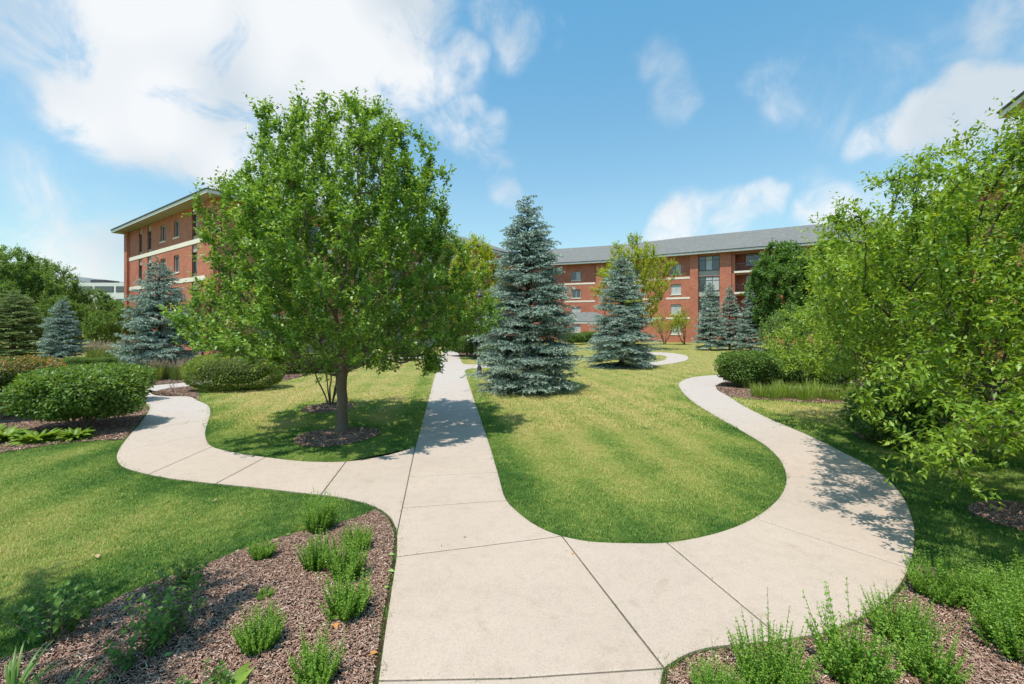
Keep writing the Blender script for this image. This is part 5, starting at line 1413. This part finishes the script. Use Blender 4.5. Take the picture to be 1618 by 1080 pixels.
# ------------------------------------------------------------------ grass and mulch
def scatter(name, label, cat, pts, rot, scale, idx, sources, hue=None):
    me = bpy.data.meshes.new(name); me.vertices.add(len(pts)); me.vertices.foreach_set('co', np.asarray(pts, np.float32).ravel())
    a = me.attributes.new('rot', 'FLOAT_VECTOR', 'POINT'); a.data.foreach_set('vector', np.asarray(rot, np.float32).ravel())
    a = me.attributes.new('scl', 'FLOAT_VECTOR', 'POINT'); a.data.foreach_set('vector', np.asarray(scale, np.float32).ravel())
    a = me.attributes.new('pick', 'INT', 'POINT'); a.data.foreach_set('value', np.asarray(idx, np.int32))
    if hue is not None:
        a = me.attributes.new('hue', 'FLOAT', 'POINT'); a.data.foreach_set('value', np.asarray(hue, np.float32))
    me.update()
    o = tag(link(name, me), label, cat, kind='stuff')
    col = bpy.data.collections.new(name + '_sources')
    for k, s in enumerate(sources): col.objects.link(bpy.data.objects.new('%s_piece' % name, s))
    ng = bpy.data.node_groups.new(name, 'GeometryNodeTree')
    ng.interface.new_socket('Geometry', in_out='INPUT', socket_type='NodeSocketGeometry'); ng.interface.new_socket('Geometry', in_out='OUTPUT', socket_type='NodeSocketGeometry')
    gi = ng.nodes.new('NodeGroupInput'); go = ng.nodes.new('NodeGroupOutput'); ip = ng.nodes.new('GeometryNodeInstanceOnPoints'); ci = ng.nodes.new('GeometryNodeCollectionInfo')
    ci.inputs['Collection'].default_value = col; ci.inputs['Separate Children'].default_value = True; ci.inputs['Reset Children'].default_value = True
    def na(n_, t):
        q = ng.nodes.new('GeometryNodeInputNamedAttribute'); q.data_type = t; q.inputs['Name'].default_value = n_; return next(s for s in q.outputs if s.enabled and s.name == 'Attribute')
    ng.links.new(gi.outputs[0], ip.inputs['Points']); ng.links.new(ci.outputs[0], ip.inputs['Instance'])
    ip.inputs['Pick Instance'].default_value = True
    ng.links.new(na('pick', 'INT'), ip.inputs['Instance Index']); ng.links.new(na('rot', 'FLOAT_VECTOR'), ip.inputs['Rotation']); ng.links.new(na('scl', 'FLOAT_VECTOR'), ip.inputs['Scale'])
    ng.links.new(ip.outputs[0], go.inputs[0])
    md = o.modifiers.new('scatter', 'NODES'); md.node_group = ng
    return o
def tuft(seed, n, r, h, w):
    rng = np.random.default_rng(seed); a = rng.uniform(0, 6.28, n); q = np.sqrt(rng.random(n)) * r
    b = np.stack([np.cos(a) * q, np.sin(a) * q, np.full(n, -.004)], 1); t = rng.uniform(0, 6.28, n); ln = rng.uniform(.2, 1.0, n); hh = h * rng.uniform(.55, 1.15, n)
    d = np.stack([np.cos(t) * ln * .55, np.sin(t) * ln * .55, np.ones(n)], 1); s = np.stack([-np.sin(t), np.cos(t), np.zeros(n)], 1) * w / 2
    mid = b + d * (hh * .55)[:, None]; tip = b + d * (hh * .55)[:, None] + unit(d + np.stack([np.cos(t) * ln, np.sin(t) * ln, 0 * t - .2], 1)) * (hh * .5)[:, None]
    V = np.stack([b - s, b + s, mid + s * .8, mid - s * .8, tip + s * .15, tip - s * .15], 1).reshape(-1, 3); o = (np.arange(n) * 6)[:, None]
    F = np.concatenate([o + [[0, 1, 2, 3]], o + [[3, 2, 4, 5]]], 1).reshape(-1, 4)
    return np_mesh('grass_tuft', V, F, M['grass'], attrs=np.repeat(np.clip(rng.normal(.5, .25, n), 0, 1), 2))
rng = np.random.default_rng(900)
tufts = [tuft(910 + k, 36, .075, .033, .0038) for k in range(4)]
wide = [tuft(920 + k, 26, .15, .055, .011) for k in range(3)]
def lawn_points(n, y0, y1, wfun, power):
    u = rng.random(n); y = (y0 ** (1 - power) + u * (y1 ** (1 - power) - y0 ** (1 - power))) ** (1 / (1 - power)) if abs(power - 1) > 1e-6 else y0 * (y1 / y0) ** u
    x = rng.uniform(-1, 1, n) * wfun(y)
    P = np.stack([x, y], 1); ok = np.ones(n, bool)
    for poly in SLABS: ok &= ~in_poly(P, inset(poly, .012))
    for poly in BEDS: ok &= ~in_poly(P, poly)
    return P[ok]
W = lambda y: 1.3 * y + 2.0
nearp = lawn_points(95000, 2.2, 13.0, W, 0.15)
farp = lawn_points(62000, 11.0, 75.0, W, 0.95)
# denser, taller fringe where the mower leaves the edge of walks and beds
rim = []
for poly in SLABS + BEDS:
    q = np.vstack([np.linspace(a, b, max(1, int(np.linalg.norm(b - a) / .028)), endpoint=False) for a, b in zip(poly, np.roll(poly, -1, 0))])
    rim.append(q)
rim = np.vstack(rim); rim = rim[(rim[:, 1] > 2.0) & (rim[:, 1] < 26)]
fr = rim + rng.normal(0, .022, rim.shape); ok = fr[:, 1] < 17
hits = np.zeros(len(fr), int)
for poly in SLABS:
    ok &= ~in_poly(fr, inset(poly, .010)); hits += in_poly(fr, inset(poly, -.014))
ok &= (hits < 2) | (rng.random(len(fr)) < .04)
for poly in BEDS: ok &= ~in_poly(fr, inset(poly, .015))
fr = fr[ok]
def edge_dist(P):
    out_ = np.full(len(P), 9.0); R_ = rim[::4]
    for k in range(0, len(P), 2000):
        c = P[k:k + 2000]; near_ = R_[(np.abs(R_[:, 1] - c[:, 1].mean()) < 60)]
        d2 = ((c[:, None, :] - near_[None, ::2]) ** 2).sum(2).min(1); out_[k:k + 2000] = np.sqrt(d2)
    return out_
for lab, P, src, zs in (('short mown grass of the near lawns', nearp, tufts, (.75, 1.25)), ('mown grass of the far lawns', farp, wide, (.7, 1.2)), ('taller grass fringe along the walk and bed edges', fr, tufts, (.95, 1.5))):
    n = len(P); s = rng.uniform(*zs, n); tl = .16 if src is tufts and zs[0] > .9 else .08
    rot = np.stack([rng.normal(0, tl, n), rng.normal(0, tl, n), rng.uniform(0, 6.28, n)], 1)
    d = edge_dist(P); dry = np.clip(d / 1.6, 0, 1); dry = dry * dry * (3 - 2 * dry)
    scatter('grass', lab, 'grass', np.column_stack([P, np.zeros(n)]), rot, np.stack([s * (.75 if tl > .1 else 1.1), s * (.75 if tl > .1 else 1.1), s], 1), rng.integers(0, len(src), n), src, dry)
def chip(seed):
    r_ = np.random.default_rng(seed); l, w, t = r_.uniform(.015, .038), r_.uniform(.0035, .0075), r_.uniform(.002, .004)
    b = r_.normal(0, .1)
    mb = MB(); mb.box8([(-l / 2, -w / 2, 0), (l / 2, -w * .3, .004 * b), (l / 2, w * .35, .004), (-l / 2, w / 2, 0), (-l / 2, -w / 2, t), (l / 2, -w * .3, t * .8), (l / 2, w * .35, t), (-l / 2, w / 2, t)])
    return np_mesh('bark_chip', mb.v, mb.f, M['chip'])
chips = [chip(930 + k) for k in range(6)]
CP = []
for poly in BEDS[:-1]:
    mn, mx = poly.min(0), poly.max(0); dist = max(1.5, (mn[1] + mx[1]) / 2); ar = abs(area(poly))
    n = int(min(80000, ar * min(7500, 7500 * (4.5 / dist) ** 1.7)))
    bb = (mx - mn).prod(); q = rng.random((int(n * bb / max(ar, .1)) + 50, 2)) * (mx - mn) + mn
    q = q[(q[:, 1] > 1.6) & (np.abs(q[:, 0]) < 1.4 * q[:, 1] + 1.5)]
    q = q[in_poly(q, inset(poly, .035))]  # chips stop short, baring a dark soil rim as edge shade
    CP.append(np.column_stack([q, np.full(len(q), min(2.2, max(1.0, dist / 6.5)))]))
CP = np.vstack(CP); n = len(CP)
print('grass', len(nearp), len(farp), 'chips', n)
s = CP[:, 2] * rng.uniform(.7, 1.25, n)
rot = np.stack([rng.normal(0, .25, n), rng.normal(0, .28, n), rng.uniform(0, 6.28, n)], 1)
hue = np.clip(rng.beta(2.2, 2.0, n) * .95 + (rng.random(n) < .03) * .4, 0, 1)
scatter('bark_mulch', 'shredded brown bark chips covering the planting beds', 'mulch', np.column_stack([CP[:, :2], .012 + rng.random(n) * .022]), rot, np.stack([s, s, s], 1), rng.integers(0, 6, n), chips, hue)
